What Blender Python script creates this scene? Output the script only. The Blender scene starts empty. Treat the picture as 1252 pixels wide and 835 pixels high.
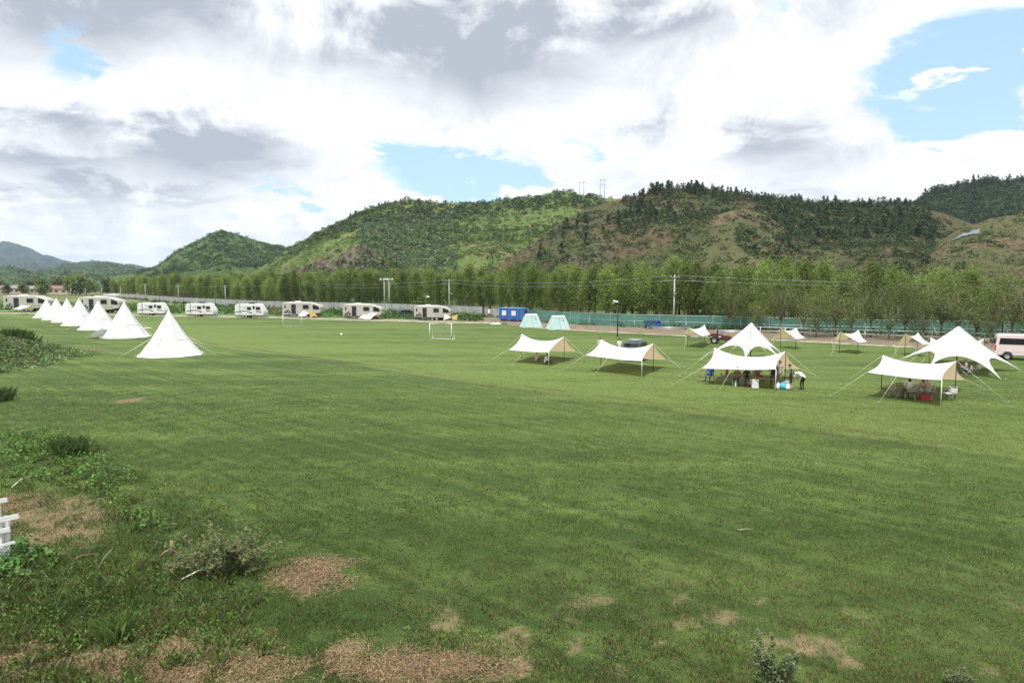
import bpy, bmesh, math, random
import numpy as np
from mathutils import Vector, Matrix

random.seed(7)
RNG = np.random.default_rng(11)
SC = bpy.context.scene
COL = SC.collection
PI = math.pi
R = math.radians

# ------------------------------------------------------------------ camera
CAM_H = 7.0
F = 835.0
PITCH = math.atan((417.5 - 345.0) / F)
cam_data = bpy.data.cameras.new('camera')
cam_data.lens = 24.0
cam_data.sensor_width = 36.0
cam_data.clip_start = 0.1
cam_data.clip_end = 30000
cam = bpy.data.objects.new('camera', cam_data)
cam.location = (0, 0, CAM_H)
cam.rotation_euler = (PI / 2 - PITCH, 0, 0)
COL.objects.link(cam)
SC.camera = cam
CP, SP = math.cos(PITCH), math.sin(PITCH)


def ray(px, py):
    dx = (px - 626.0) / F
    dy = (417.5 - py) / F
    return Vector((dx, CP + dy * SP, -SP + dy * CP))


def at(px, py, z=0.0):
    """point at height z seen at a photo pixel"""
    d = ray(px, py)
    t = (z - CAM_H) / d.z
    return Vector((d.x * t, d.y * t, z))


def dep(px, py, y):
    """point at depth y seen at a photo pixel"""
    d = ray(px, py)
    t = y / d.y
    return Vector((d.x * t, y, CAM_H + d.z * t))


def px_of(x, y, z=0.0):
    """photo pixel of world points (numpy)"""
    zz = z - CAM_H
    fz = y * CP - zz * SP
    uy = y * SP + zz * CP
    return 626 + F * x / fz, 417.5 - F * uy / fz


# ------------------------------------------------------------------ noise
def _hash(ix, iy, seed):
    n = (ix * 374761393 + iy * 668265263 + seed * 2147483647) & 0xFFFFFFFF
    n = ((n ^ (n >> 13)) * 1274126177) & 0xFFFFFFFF
    n = n ^ (n >> 16)
    return (n & 0xFFFF) / 65535.0


def vnoise(x, y, seed=0):
    x = np.asarray(x, float); y = np.asarray(y, float)
    ix = np.floor(x).astype(np.int64); iy = np.floor(y).astype(np.int64)
    fx = x - ix; fy = y - iy
    fx = fx * fx * (3 - 2 * fx); fy = fy * fy * (3 - 2 * fy)
    a = _hash(ix, iy, seed); b = _hash(ix + 1, iy, seed)
    c = _hash(ix, iy + 1, seed); d = _hash(ix + 1, iy + 1, seed)
    return (a * (1 - fx) + b * fx) * (1 - fy) + (c * (1 - fx) + d * fx) * fy


def fbm(x, y, seed=0, oct=4):
    s = 0; a = 1; t = 0
    for k in range(oct):
        s = s + a * vnoise(x * 2 ** k + 17.3 * k, y * 2 ** k - 9.1 * k, seed + k * 13)
        t += a; a *= .5
    return s / t


def sstep(a, b, x):
    t = np.clip((x - a) / (b - a), 0, 1)
    return t * t * (3 - 2 * t)


# ------------------------------------------------------------------ objects
def tag(o, label=None, cat=None, group=None, kind=None):
    if label: o['label'] = label
    if cat: o['category'] = cat
    if group: o['group'] = group
    if kind: o['kind'] = kind
    return o


def empty(name, loc=(0, 0, 0), rz=0.0, parent=None):
    o = bpy.data.objects.new(name, None)
    o.empty_display_size = .2
    o.location = loc
    o.rotation_euler = (0, 0, rz)
    COL.objects.link(o)
    if parent: o.parent = parent
    return o


def thing(name, label, cat, loc=(0, 0, 0), rz=0.0, group=None):
    return tag(empty(name, loc, rz), label, cat, group)


KIDS = {}


def obj(name, me, parent=None):
    o = bpy.data.objects.new(name, me)
    COL.objects.link(o)
    if parent:
        o.parent = parent
        KIDS.setdefault(parent.name, []).append(o)
    return o


def dup(root, loc, rz=0.0, sc=1.0, label=None, group=None):
    def cp(o, par):
        c = o.copy()
        COL.objects.link(c)
        if par: c.parent = par
        for ch in KIDS.get(o.name, []):
            d = cp(ch, c)
            KIDS.setdefault(c.name, []).append(d)
        return c
    r = cp(root, None)
    r.location = loc
    r.rotation_euler = (0, 0, rz)
    r.scale = (sc, sc, sc) if not hasattr(sc, '__len__') else sc
    if label: r['label'] = label
    if group: r['group'] = group
    return r


class MB:
    """collects primitive shapes and links them as one mesh"""
    def __init__(s):
        s.v = []; s.f = []; s.m = []; s.sm = []

    def add(s, verts, faces, mi=0, smooth=False):
        o = len(s.v)
        s.v += [tuple(v) for v in verts]
        s.f += [tuple(i + o for i in f) for f in faces]
        s.m += [mi] * len(faces); s.sm += [smooth] * len(faces)
        return s

    def box(s, c, d, mi=0, M=None, bev=0.0):
        cx, cy, cz = c; x, y, z = d[0] / 2, d[1] / 2, d[2] / 2
        if bev > 0:
            b = min(bev, x * .9, y * .9, z * .9)
            bm = bmesh.new()
            bmesh.ops.create_cube(bm, size=1.0)
            for v in bm.verts: v.co = Vector((v.co.x * d[0], v.co.y * d[1], v.co.z * d[2]))
            bmesh.ops.bevel(bm, geom=bm.edges[:], offset=b, segments=2, affect='EDGES', profile=.5)
            vs = [v.co + Vector(c) for v in bm.verts]
            bm.verts.index_update()
            fs = [[v.index for v in f.verts] for f in bm.faces]
            bm.free()
        else:
            vs = [Vector((cx + i * x, cy + j * y, cz + k * z)) for i in (-1, 1) for j in (-1, 1) for k in (-1, 1)]
            fs = [(0, 1, 3, 2), (4, 6, 7, 5), (0, 4, 5, 1), (2, 3, 7, 6), (0, 2, 6, 4), (1, 5, 7, 3)]
        if M is not None: vs = [M @ Vector(v) for v in vs]
        return s.add(vs, fs, mi)

    def tube(s, pts, r, n=8, mi=0, cap=True, smooth=True):
        pts = [Vector(p) for p in pts]
        rs = list(r) if hasattr(r, '__len__') else [r] * len(pts)
        vs = []; fs = []
        up = Vector((0, 0, 1))
        d0 = (pts[1] - pts[0]).normalized()
        if abs(d0.dot(up)) > .95: up = Vector((1, 0, 0))
        for i, p in enumerate(pts):
            d = (pts[min(i + 1, len(pts) - 1)] - pts[max(i - 1, 0)]).normalized()
            a = d.cross(up).normalized(); b = a.cross(d).normalized()
            for k in range(n):
                t = 2 * PI * k / n
                vs.append(p + (a * math.cos(t) + b * math.sin(t)) * rs[i])
        for i in range(len(pts) - 1):
            for k in range(n):
                k2 = (k + 1) % n
                fs.append((i * n + k, i * n + k2, (i + 1) * n + k2, (i + 1) * n + k))
        s.add(vs, fs, mi, smooth)
        if cap:
            o = len(s.v) - len(vs)
            s.f += [tuple(o + k for k in range(n))[::-1], tuple(o + (len(pts) - 1) * n + k for k in range(n))]
            s.m += [mi] * 2; s.sm += [False] * 2
        return s

    def lathe(s, prof, c=(0, 0, 0), n=16, mi=0, axis='z', smooth=True):
        vs = []; fs = []
        for r, h in prof:
            for k in range(n):
                t = 2 * PI * k / n
                a, b = r * math.cos(t), r * math.sin(t)
                p = (a, b, h) if axis == 'z' else ((a, h, b) if axis == 'y' else (h, a, b))
                vs.append((c[0] + p[0], c[1] + p[1], c[2] + p[2]))
        for i in range(len(prof) - 1):
            for k in range(n):
                k2 = (k + 1) % n
                fs.append((i * n + k, i * n + k2, (i + 1) * n + k2, (i + 1) * n + k))
        return s.add(vs, fs, mi, smooth)

    def prism(s, poly, y0, y1, mi=0, bev=0.0):
        """polygon in the xz plane drawn out along y"""
        n = len(poly)
        if bev > 0:
            bm = bmesh.new()
            a = [bm.verts.new((p[0], y0, p[1])) for p in poly]
            b = [bm.verts.new((p[0], y1, p[1])) for p in poly]
            bm.faces.new(a); bm.faces.new(b[::-1])
            for i in range(n): bm.faces.new((a[i], b[i], b[(i + 1) % n], a[(i + 1) % n]))
            bmesh.ops.recalc_face_normals(bm, faces=bm.faces[:])
            bmesh.ops.bevel(bm, geom=bm.edges[:], offset=bev, segments=2, affect='EDGES', profile=.5)
            bm.verts.index_update()
            s.add([v.co.copy() for v in bm.verts], [[v.index for v in f.verts] for f in bm.faces], mi)
            bm.free()
            return s
        vs = [(p[0], y0, p[1]) for p in poly] + [(p[0], y1, p[1]) for p in poly]
        fs = [tuple(range(n))[::-1], tuple(range(n, 2 * n))]
        fs += [(i, (i + 1) % n, n + (i + 1) % n, n + i) for i in range(n)]
        return s.add(vs, fs, mi)

    def mesh(s, name, mats, recalc=True):
        me = bpy.data.meshes.new(name)
        me.from_pydata([tuple(v) for v in s.v], [], s.f)
        for m in (mats if isinstance(mats, (list, tuple)) else [mats]): me.materials.append(m)
        me.polygons.foreach_set('material_index', s.m)
        me.polygons.foreach_set('use_smooth', s.sm)
        if recalc:
            bm = bmesh.new(); bm.from_mesh(me)
            bmesh.ops.recalc_face_normals(bm, faces=bm.faces[:])
            bm.to_mesh(me); bm.free()
        me.update()
        return me

    def build(s, name, mats, parent=None, recalc=True):
        return obj(name, s.mesh(name, mats, recalc), parent)


def np_mesh(name, verts, k, mat, cols=None, smooth=False, faces=None):
    """mesh of faces with k corners; verts in face order unless faces given"""
    me = bpy.data.meshes.new(name)
    verts = np.asarray(verts, np.float32)
    if faces is None: faces = np.arange(len(verts), dtype=np.int32).reshape(-1, k)
    n = len(faces)
    me.vertices.add(len(verts)); me.vertices.foreach_set('co', verts.ravel())
    me.loops.add(n * k); me.loops.foreach_set('vertex_index', faces.astype(np.int32).ravel())
    me.polygons.add(n)
    me.polygons.foreach_set('loop_start', np.arange(0, n * k, k, dtype=np.int32))
    me.polygons.foreach_set('loop_total', np.full(n, k, dtype=np.int32))
    me.polygons.foreach_set('use_smooth', np.full(n, smooth))
    me.update(calc_edges=True)
    if cols is not None:
        for an, arr in cols.items():
            arr = np.asarray(arr, np.float32)
            if arr.ndim == 1:
                a = me.attributes.new(an, 'FLOAT', 'POINT'); a.data.foreach_set('value', arr)
            else:
                a = me.attributes.new(an, 'FLOAT_COLOR', 'POINT')
                if arr.shape[1] == 3: arr = np.concatenate([arr, np.ones((len(arr), 1), np.float32)], 1)
                a.data.foreach_set('color', arr.ravel())
    if mat: me.materials.append(mat)
    return me


# ------------------------------------------------------------------ node expressions
class X:
    """a node socket or a number with arithmetic"""
    nt = None

    def __init__(s, v): s.v = v

    @staticmethod
    def op(o, *a, clamp=False):
        n = X.nt.nodes.new('ShaderNodeMath'); n.operation = o; n.use_clamp = clamp
        for i, q in enumerate(a):
            q = q.v if isinstance(q, X) else q
            if isinstance(q, (int, float)): n.inputs[i].default_value = q
            else: X.nt.links.new(q, n.inputs[i])
        return X(n.outputs[0])

    def __add__(s, b): return X.op('ADD', s, b)
    __radd__ = __add__
    def __sub__(s, b): return X.op('SUBTRACT', s, b)
    def __rsub__(s, b): return X.op('SUBTRACT', b, s)
    def __mul__(s, b): return X.op('MULTIPLY', s, b)
    __rmul__ = __mul__
    def __truediv__(s, b): return X.op('DIVIDE', s, b)
    def __neg__(s): return X.op('MULTIPLY', s, -1.0)
    def max(s, b): return X.op('MAXIMUM', s, b)
    def min(s, b): return X.op('MINIMUM', s, b)
    def abs(s): return X.op('ABSOLUTE', s)
    def sat(s): return X.op('ADD', s, 0.0, clamp=True)
    def exp(s): return X.op('EXPONENT', s)
    def pow(s, b): return X.op('POWER', s, b)

    def ss(s, a, b):
        n = X.nt.nodes.new('ShaderNodeMapRange'); n.interpolation_type = 'SMOOTHSTEP'
        X.nt.links.new(s.v, n.inputs[0])
        n.inputs[1].default_value = a; n.inputs[2].default_value = b
        return X(n.outputs[0])


def nd(t): return X.nt.nodes.new(t)
def lk(a, b): X.nt.links.new(a.v if isinstance(a, X) else a, b)


def combine(x, y, z=0.0):
    n = nd('ShaderNodeCombineXYZ')
    for i, q in enumerate((x, y, z)):
        if isinstance(q, X): lk(q, n.inputs[i])
        else: n.inputs[i].default_value = q
    return n.outputs[0]


def noise(vec, scale, detail=4.0, rough=.55, dist=0.0, color=False):
    n = nd('ShaderNodeTexNoise')
    if vec is not None: lk(vec, n.inputs['Vector'])
    n.inputs['Scale'].default_value = scale; n.inputs['Detail'].default_value = detail
    n.inputs['Roughness'].default_value = rough; n.inputs['Distortion'].default_value = dist
    return n.outputs['Color'] if color else X(n.outputs[0])


def mixc(f, a, b):
    n = nd('ShaderNodeMix'); n.data_type = 'RGBA'
    if isinstance(f, X): lk(f, n.inputs[0])
    else: n.inputs[0].default_value = f
    for q, i in ((a, 6), (b, 7)):
        if isinstance(q, (tuple, list)): n.inputs[i].default_value = (*q[:3], 1)
        else: lk(q, n.inputs[i])
    return n.outputs[2]


def mulc(c, x):
    """colour times a scalar"""
    n = nd('ShaderNodeVectorMath'); n.operation = 'SCALE'
    if isinstance(c, (tuple, list)): n.inputs[0].default_value = c[:3]
    else: lk(c, n.inputs[0])
    if isinstance(x, X): lk(x, n.inputs[3])
    else: n.inputs[3].default_value = x
    return n.outputs[0]


def new_mat(name):
    m = bpy.data.materials.new(name); m.use_nodes = True
    X.nt = m.node_tree
    return m, m.node_tree.nodes['Principled BSDF'], m.node_tree.nodes['Material Output']


def plain(name, col, rough=.6, metal=0.0, var=.25, scale=3.0, bump=0.0, spec=.4, coat=0.0, stretch=None):
    m, b, out = new_mat(name)
    tc = nd('ShaderNodeTexCoord').outputs['Object']
    if stretch:
        mp = nd('ShaderNodeMapping'); lk(tc, mp.inputs[0]); mp.inputs['Scale'].default_value = stretch
        tc = mp.outputs[0]
    n = noise(tc, scale, 5, .6)
    c = mulc(col, (n - .5) * (2 * var) + 1.0)
    lk(c, b.inputs['Base Color'])
    b.inputs['Roughness'].default_value = rough; b.inputs['Metallic'].default_value = metal
    b.inputs['Specular IOR Level'].default_value = spec; b.inputs['Coat Weight'].default_value = coat
    if bump > 0:
        bp = nd('ShaderNodeBump'); bp.inputs['Strength'].default_value = bump; bp.inputs['Distance'].default_value = .02
        lk(n, bp.inputs['Height']); lk(bp.outputs[0], b.inputs['Normal'])
    return m


def leafy(name, col, col2, trans=.35, rough=.6, attr=None):
    """leaf material: per-leaf variation between two colours, some light passes through"""
    m, b, out = new_mat(name)
    g = nd('ShaderNodeNewGeometry')
    oi = nd('ShaderNodeObjectInfo')
    isl = X(g.outputs['Random Per Island'])
    c = mixc(isl, col, col2)
    if attr:
        a = nd('ShaderNodeAttribute'); a.attribute_name = attr
        mm = nd('ShaderNodeMix'); mm.data_type = 'RGBA'; mm.blend_type = 'MULTIPLY'; mm.inputs[0].default_value = 1
        lk(c, mm.inputs[6]); lk(a.outputs['Color'], mm.inputs[7])
        c = mm.outputs[2]
    else:
        rnd = X(oi.outputs['Random'])
        c = mulc(c, rnd * .8 + .62)
    lk(c, b.inputs['Base Color'])
    b.inputs['Roughness'].default_value = rough; b.inputs['Specular IOR Level'].default_value = .25
    tr = nd('ShaderNodeBsdfTranslucent'); lk(mixc(.35, c, (.25, .30, .03)) if not attr else c, tr.inputs[0])
    mx = nd('ShaderNodeMixShader'); mx.inputs[0].default_value = trans
    lk(b.outputs[0], mx.inputs[1]); lk(tr.outputs[0], mx.inputs[2]); lk(mx.outputs[0], out.inputs[0])
    return m


def cloth(name, outer, inner, trans=.3):
    m, b, out = new_mat(name)
    g = nd('ShaderNodeNewGeometry')
    tc = nd('ShaderNodeTexCoord').outputs['Object']
    w = noise(tc, 1.3, 5, .6)
    c = mixc(X(g.outputs['Backfacing']), outer, inner)
    c = mulc(c, w * .22 + .89)
    lk(c, b.inputs['Base Color']); b.inputs['Roughness'].default_value = .8
    b.inputs['Specular IOR Level'].default_value = .2
    bp = nd('ShaderNodeBump'); bp.inputs['Strength'].default_value = .4; bp.inputs['Distance'].default_value = .10
    lk(w, bp.inputs['Height']); lk(bp.outputs[0], b.inputs['Normal'])
    tr = nd('ShaderNodeBsdfTranslucent'); lk(mixc(.85, outer, inner), tr.inputs[0])
    mx = nd('ShaderNodeMixShader'); mx.inputs[0].default_value = trans
    lk(b.outputs[0], mx.inputs[1]); lk(tr.outputs[0], mx.inputs[2]); lk(mx.outputs[0], out.inputs[0])
    return m


M = {}
M['white'] = plain('white_paint', (.78, .78, .76), .45, var=.06)
M['offwhite'] = plain('weathered_white_paint', (.66, .66, .63), .6, var=.2, scale=6)
M['beige'] = plain('beige_panel', (.42, .405, .345), .45, var=.07, scale=1.2)
M['trim'] = plain('grey_trim', (.25, .25, .25), .5, var=.1)
M['dark'] = plain('dark_plastic', (.02, .02, .022), .5, var=.2)
M['black'] = plain('black_rubber', (.015, .015, .016), .8, var=.2)
M['glass'] = plain('dark_glass', (.012, .014, .017), .08, var=.1, spec=.6)
M['steel'] = plain('galvanised_steel', (.45, .46, .47), .45, .7, var=.15, scale=8)
M['rim'] = plain('alloy_rim', (.5, .5, .5), .35, .8, var=.1)
M['concrete'] = plain('pale_concrete', (.42, .41, .38), .85, var=.15, scale=4, bump=.2)
M['blue'] = plain('blue_panel', (.025, .09, .33), .5, var=.12)
M['lightblue'] = plain('light_blue_panel', (.13, .32, .62), .5, var=.12)
M['pink'] = plain('pale_pink_paint', (.70, .56, .56), .3, var=.05, coat=.5)
M['red'] = plain('red_paint', (.32, .03, .03), .5, var=.2)
M['maroon'] = plain('maroon_paint', (.11, .022, .026), .55, var=.3)
M['navy'] = plain('navy_paint', (.03, .06, .16), .5, var=.3)
M['tailred'] = plain('red_lens', (.45, .02, .02), .2, var=.05)
M['olive'] = plain('dark_green_paint', (.04, .06, .055), .3, var=.1, coat=.4)
M['carwhite'] = plain('white_car_paint', (.7, .71, .72), .3, var=.04, coat=.5)
M['rope'] = plain('pale_rope', (.60, .60, .48), .8, var=.1)
M['wood'] = plain('weathered_wood', (.22, .16, .10), .85, var=.35, scale=9, bump=.4)
M['bark'] = plain('grey_brown_bark', (.20, .17, .125), .9, var=.35, scale=5, bump=.5, stretch=(1, 1, .2))
M['roofred'] = plain('faded_red_roof_tiles', (.22, .115, .095), .8, var=.2, scale=2)
M['roofgrey'] = plain('grey_roof_tiles', (.22, .20, .20), .8, var=.2, scale=2)
M['brick'] = plain('pale_render', (.42, .34, .29), .85, var=.2, scale=2)
M['canvas'] = cloth('white_canvas', (.80, .80, .79), (.62, .61, .57), .2)
M['tarp'] = cloth('white_tarp_with_tan_lining', (.86, .875, .89), (.60, .45, .23), .42)
M['olivetarp'] = cloth('white_tarp_with_olive_lining', (.84, .85, .86), (.46, .38, .12), .45)
M['mint'] = cloth('mint_canvas', (.50, .68, .63), (.42, .58, .54), .3)
M['skin'] = plain('skin', (.42, .25, .17), .6, var=.08)
M['hair'] = plain('black_hair', (.015, .012, .011), .6, var=.3, scale=30)
M['chairgrey'] = plain('khaki_chair_fabric', (.28, .25, .19), .85, var=.15)
M['table'] = plain('wood_slat_table', (.15, .10, .065), .7, var=.25, scale=6)
M['plasticblue'] = plain('cyan_plastic', (.05, .32, .48), .5, var=.1)
M['sheet'] = plain('grey_plastic_sheet', (.13, .155, .165), .5, var=.2, scale=.3)
# ------------------------------------------------------------------ render, sun, sky
SC.view_settings.view_transform = 'Standard'
SC.view_settings.look = 'None'
SC.view_settings.gamma = 1.0
SC.view_settings.exposure = 0.66
SC.cycles.max_bounces = 8
SC.cycles.transparent_max_bounces = 8
SC.cycles.volume_bounces = 1

SUN_EL, SUN_AZ = R(66), R(212)      # azimuth clockwise from +Y (view direction)
sv = Vector((math.sin(SUN_AZ) * math.cos(SUN_EL), math.cos(SUN_AZ) * math.cos(SUN_EL), math.sin(SUN_EL)))
sl = bpy.data.lights.new('sun', 'SUN'); sl.energy = 3.2; sl.angle = R(.53); sl.color = (1, .97, .93)
so = bpy.data.objects.new('sun', sl); so.rotation_euler = sv.to_track_quat('Z', 'Y').to_euler(); so.location = (0, 0, 60)
COL.objects.link(so)

w = bpy.data.worlds.new('World'); SC.world = w; w.use_nodes = True
X.nt = w.node_tree
bg = w.node_tree.nodes['Background']; bg.inputs[1].default_value = .13
sky = nd('ShaderNodeTexSky'); sky.sky_type = 'NISHITA'; sky.sun_disc = False
sky.sun_elevation = SUN_EL; sky.sun_rotation = SUN_AZ
sky.air_density = 1.0; sky.dust_density = 1.0; sky.ozone_density = 1.5
tc = nd('ShaderNodeTexCoord').outputs['Generated']
sep = nd('ShaderNodeSeparateXYZ'); lk(tc, sep.inputs[0])
dx, dy, dz = X(sep.outputs[0]), X(sep.outputs[1]), X(sep.outputs[2])
den = dz.max(0.0) + .13
P = combine(dx / den, dy / den, 0.0)                     # the layer of clouds seen in perspective
ady = dy.abs().max(.12)
n_big = noise(P, .75, 3, .5)
n_fine = noise(P, 2.0, 9, .62, .25)
n_puff = noise(P, 5.0, 7, .6, .3)
n_bil = noise(tc, 7.5, 11, .64, .5)                     # billows, the same size all over the sky
# direction as tangent-plane pixels of azimuth and elevation, its edges broken up by noise
wob = (n_fine - .5) * 300.0
wob2 = (n_bil - .5) * 190.0
U = dx / ady * F + 626.0 + wob + wob2 * .5
V = 345.0 - dz / ady * F + wob * .45 + wob2 * .6


def blobs(lst):
    tot = None
    for (u, v, a, b, k) in lst:
        q = ((U - u) * (1.0 / a)); r_ = ((V - v) * (1.0 / b))
        g = (-(q * q + r_ * r_)).exp() * k
        tot = g if tot is None else tot + g
    return tot


holes = blobs([(552, 211, 84, 24, .9), (475, 186, 45, 20, .45), (640, 217, 46, 18, .5), (1150, 60, 80, 48, 1.0), (1210, 120, 90, 55, 1.1),
               (1100, 130, 60, 42, .85), (1250, 30, 60, 50, .8), (100, 62, 55, 45, .5), (350, 232, 40, 12, .5), (725, 190, 30, 18, .45), (950, 20, 50, 25, .35)])
puffs = blobs([(1150, 108, 55, 17, 1.0), (1110, 130, 40, 14, .6), (1190, 92, 26, 10, .7), (1245, 70, 14, 16, .8), (1220, 190, 110, 18, .9)])
cover = holes * -.92 + puffs * 1.1 + (n_fine - .5) * .7 + (n_bil - .5) * 1.3 + .42
mask = cover.ss(-.12, .20)
grey = blobs([(40, 40, 170, 60, .8), (200, 35, 120, 45, .55), (600, 78, 170, 52, 1.0), (430, 60, 130, 40, .55), (300, 188, 105, 34, 1.0),
              (210, 170, 90, 30, .5), (60, 200, 110, 22, .8), (80, 160, 110, 18, .5), (180, 235, 120, 14, .6), (70, 255, 110, 14, .4), (820, 30, 130, 30, .55), (930, 190, 110, 26, .65),
              (760, 45, 100, 22, .3), (50, 280, 140, 12, .25)])
thick = (grey * 1.0 + (n_big - .5) * 1.1 + (n_fine - .50) * 1.5 + (n_bil - .5) * 2.7 + .08).sat()
c_cl = mixc(thick, (5.7, 5.8, 5.95), (2.45, 2.65, 3.05))
# the pale milky blue of the gaps near the horizon
skyc = mulc(sky.outputs[0], 1.0)
veil = mixc(.60, skyc, (2.9, 4.35, 5.6))
lk(mixc(mask, veil, c_cl), bg.inputs[0])

# ------------------------------------------------------------------ ground
MOUND = (-47.8, 59.0, 5.0, 9.0, 2.0)


def ground_z(x, y):
    x = np.asarray(x, float); y = np.asarray(y, float)
    mx, my, a, b, h = MOUND
    z = h * np.exp(-(((x - mx) / a) ** 2 + ((y - my) / b) ** 2) ** 1.5)
    near = sstep(30, 12, y) * sstep(-2, -9, x)
    z = z + near * (fbm(x * .45, y * .45, 5, 3) - .5) * .5
    z = z + (fbm(x * .08, y * .08, 9, 3) - .5) * .16 * sstep(4, 20, y) * sstep(150, 60, y)
    return z


def gz(x, y): return float(ground_z(x, y))


def ell(x, y, px, py, rx, ry):
    """soft spot on the ground, given where it lies in the photo"""
    c = at(px, py); ax = rx / F * c.y; b0 = at(px, py + ry).y; b1 = at(px, py - ry).y
    by = (b1 - b0) / 2
    return np.exp(-(((x - c.x) / ax) ** 2 + ((y - c.y) / by) ** 2))


SPOTS = [(381, 705, 58, 24, 1.2), (60, 645, 95, 40, 1.0), (20, 615, 60, 16, .7), (330, 812, 230, 30, .8), (140, 828, 120, 22, .7), (520, 815, 110, 18, .7), (20, 800, 60, 22, .6),
         (250, 780, 60, 12, .5), (150, 490, 30, 4.5, .9), (172, 487, 10, 3, .5), (112, 429, 55, 4, .75), (1150, 545, 26, 3, .7), (210, 680, 50, 12, .4), (95, 770, 30, 12, .5),
         (430, 790, 40, 14, .6)]


def dirt_f(x, y):
    d = 0
    for (px, py, rx, ry, k) in SPOTS: d = d + k * ell(x, y, px, py, rx, ry)
    px, py = px_of(x, y, 0)
    sparse = sstep(640, 800, py) * sstep(420, 560, px)
    pat = fbm(x * 1.5, y * 1.1, 31, 4)
    d = d + sparse * sstep(.45, .66, pat) * .85 * sstep(.30, .48, fbm(x * .3, y * .3, 90, 3))
    d = d + sstep(740, 820, py) * sstep(560, 380, px) * sstep(.46, .66, fbm(x * .8, y * .8, 77, 4)) * .7
    return np.clip(d * np.clip(2.3 * fbm(x * 1.9, y * 1.5, 3, 4) - .30, .12, 1.3), 0, 1.2)


def axis(lo, hi, step, out_lo, out_hi, grow=1.18):
    a = list(np.arange(lo, hi, step)); s = step; v = lo; left = []
    while v > out_lo: s *= grow; v -= s; left.append(v)
    s = step; v = a[-1]; right = []
    while v < out_hi: s *= grow; v += s; right.append(v)
    return np.array(left[::-1] + a + right)


gx = axis(-24, 24, .17, -9000, 9000, 1.13); gy = axis(9, 34, .15, -3000, 9000, 1.09)
gX, gY = np.meshgrid(gx, gy)
gZ = ground_z(gX, gY)
nx, ny = len(gx), len(gy)
idx = np.arange(nx * ny).reshape(ny, nx)
quads = np.stack([idx[:-1, :-1], idx[:-1, 1:], idx[1:, 1:], idx[1:, :-1]], -1).reshape(-1, 4)

m, b, out = new_mat('lawn_and_soil')
tcn = nd('ShaderNodeTexCoord').outputs['Object']
sp_ = nd('ShaderNodeSeparateXYZ'); lk(tcn, sp_.inputs[0]); gx_, gy_ = X(sp_.outputs[0]), X(sp_.outputs[1])
att = nd('ShaderNodeAttribute'); att.attribute_name = 'dirt'; dirt = X(att.outputs['Fac'])
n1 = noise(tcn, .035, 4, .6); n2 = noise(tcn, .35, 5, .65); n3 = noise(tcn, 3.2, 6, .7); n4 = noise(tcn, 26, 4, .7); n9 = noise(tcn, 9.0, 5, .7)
# mowing line across the field; the darker near side also paints in cloud shade
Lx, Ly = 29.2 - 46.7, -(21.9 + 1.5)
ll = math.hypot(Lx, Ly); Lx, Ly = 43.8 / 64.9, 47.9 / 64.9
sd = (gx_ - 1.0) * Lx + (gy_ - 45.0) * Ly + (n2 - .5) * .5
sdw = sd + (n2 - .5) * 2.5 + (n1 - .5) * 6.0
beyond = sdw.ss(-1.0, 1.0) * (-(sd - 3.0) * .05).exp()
along = combine((gx_ * Ly - gy_ * Lx) * .05, sd * 1.6, 0.0)
streak = noise(along, 1.0, 5, .65)
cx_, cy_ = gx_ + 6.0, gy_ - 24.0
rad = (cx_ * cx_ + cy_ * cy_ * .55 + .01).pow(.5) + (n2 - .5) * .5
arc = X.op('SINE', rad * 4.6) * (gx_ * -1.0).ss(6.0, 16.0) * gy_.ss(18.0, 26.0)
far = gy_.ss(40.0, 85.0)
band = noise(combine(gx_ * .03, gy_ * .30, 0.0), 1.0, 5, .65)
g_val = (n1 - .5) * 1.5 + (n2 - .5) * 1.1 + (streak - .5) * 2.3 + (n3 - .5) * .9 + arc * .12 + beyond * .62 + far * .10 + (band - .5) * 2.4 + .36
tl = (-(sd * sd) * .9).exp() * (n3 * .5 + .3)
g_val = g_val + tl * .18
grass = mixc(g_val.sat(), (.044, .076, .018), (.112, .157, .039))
# clover-like pale spots and dry straw tips
grass = mixc((n3.ss(.52, .74)) * .5 * gy_.ss(14.0, 40.0), grass, (.135, .155, .055))
grass = mixc((n3.ss(.50, .28)) * .30 * gy_.ss(20.0, 45.0), grass, (.034, .060, .016))
dry = (noise(tcn, .11, 5, .7)).ss(.60, .74) * .42
grass = mixc(dry, grass, (.14, .15, .045))
soil_n = noise(tcn, 1.3, 6, .7); soil_f = noise(tcn, 40, 3, .8)
soil = mixc(soil_n, (.15, .098, .055), (.25, .178, .105))
soil = mixc(soil_f.ss(.45, .7) * .5, soil, (.33, .265, .18))
soil = mixc(n9.ss(.42, .60) * .55, soil, (.075, .085, .032))
dmask = (dirt * .9 + (n3 - .5) * 1.0 + (n9 - .5) * 1.9 + (n4 - .5) * .6).ss(.28, .92)
grass = mulc(grass, gy_.ss(8.0, 50.0) * .20 + .82)  # ground darkened towards the camera, shade put into the grass colour
base = mixc(dmask, grass, soil)
base = mulc(base, n4 * .7 + .65)
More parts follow.
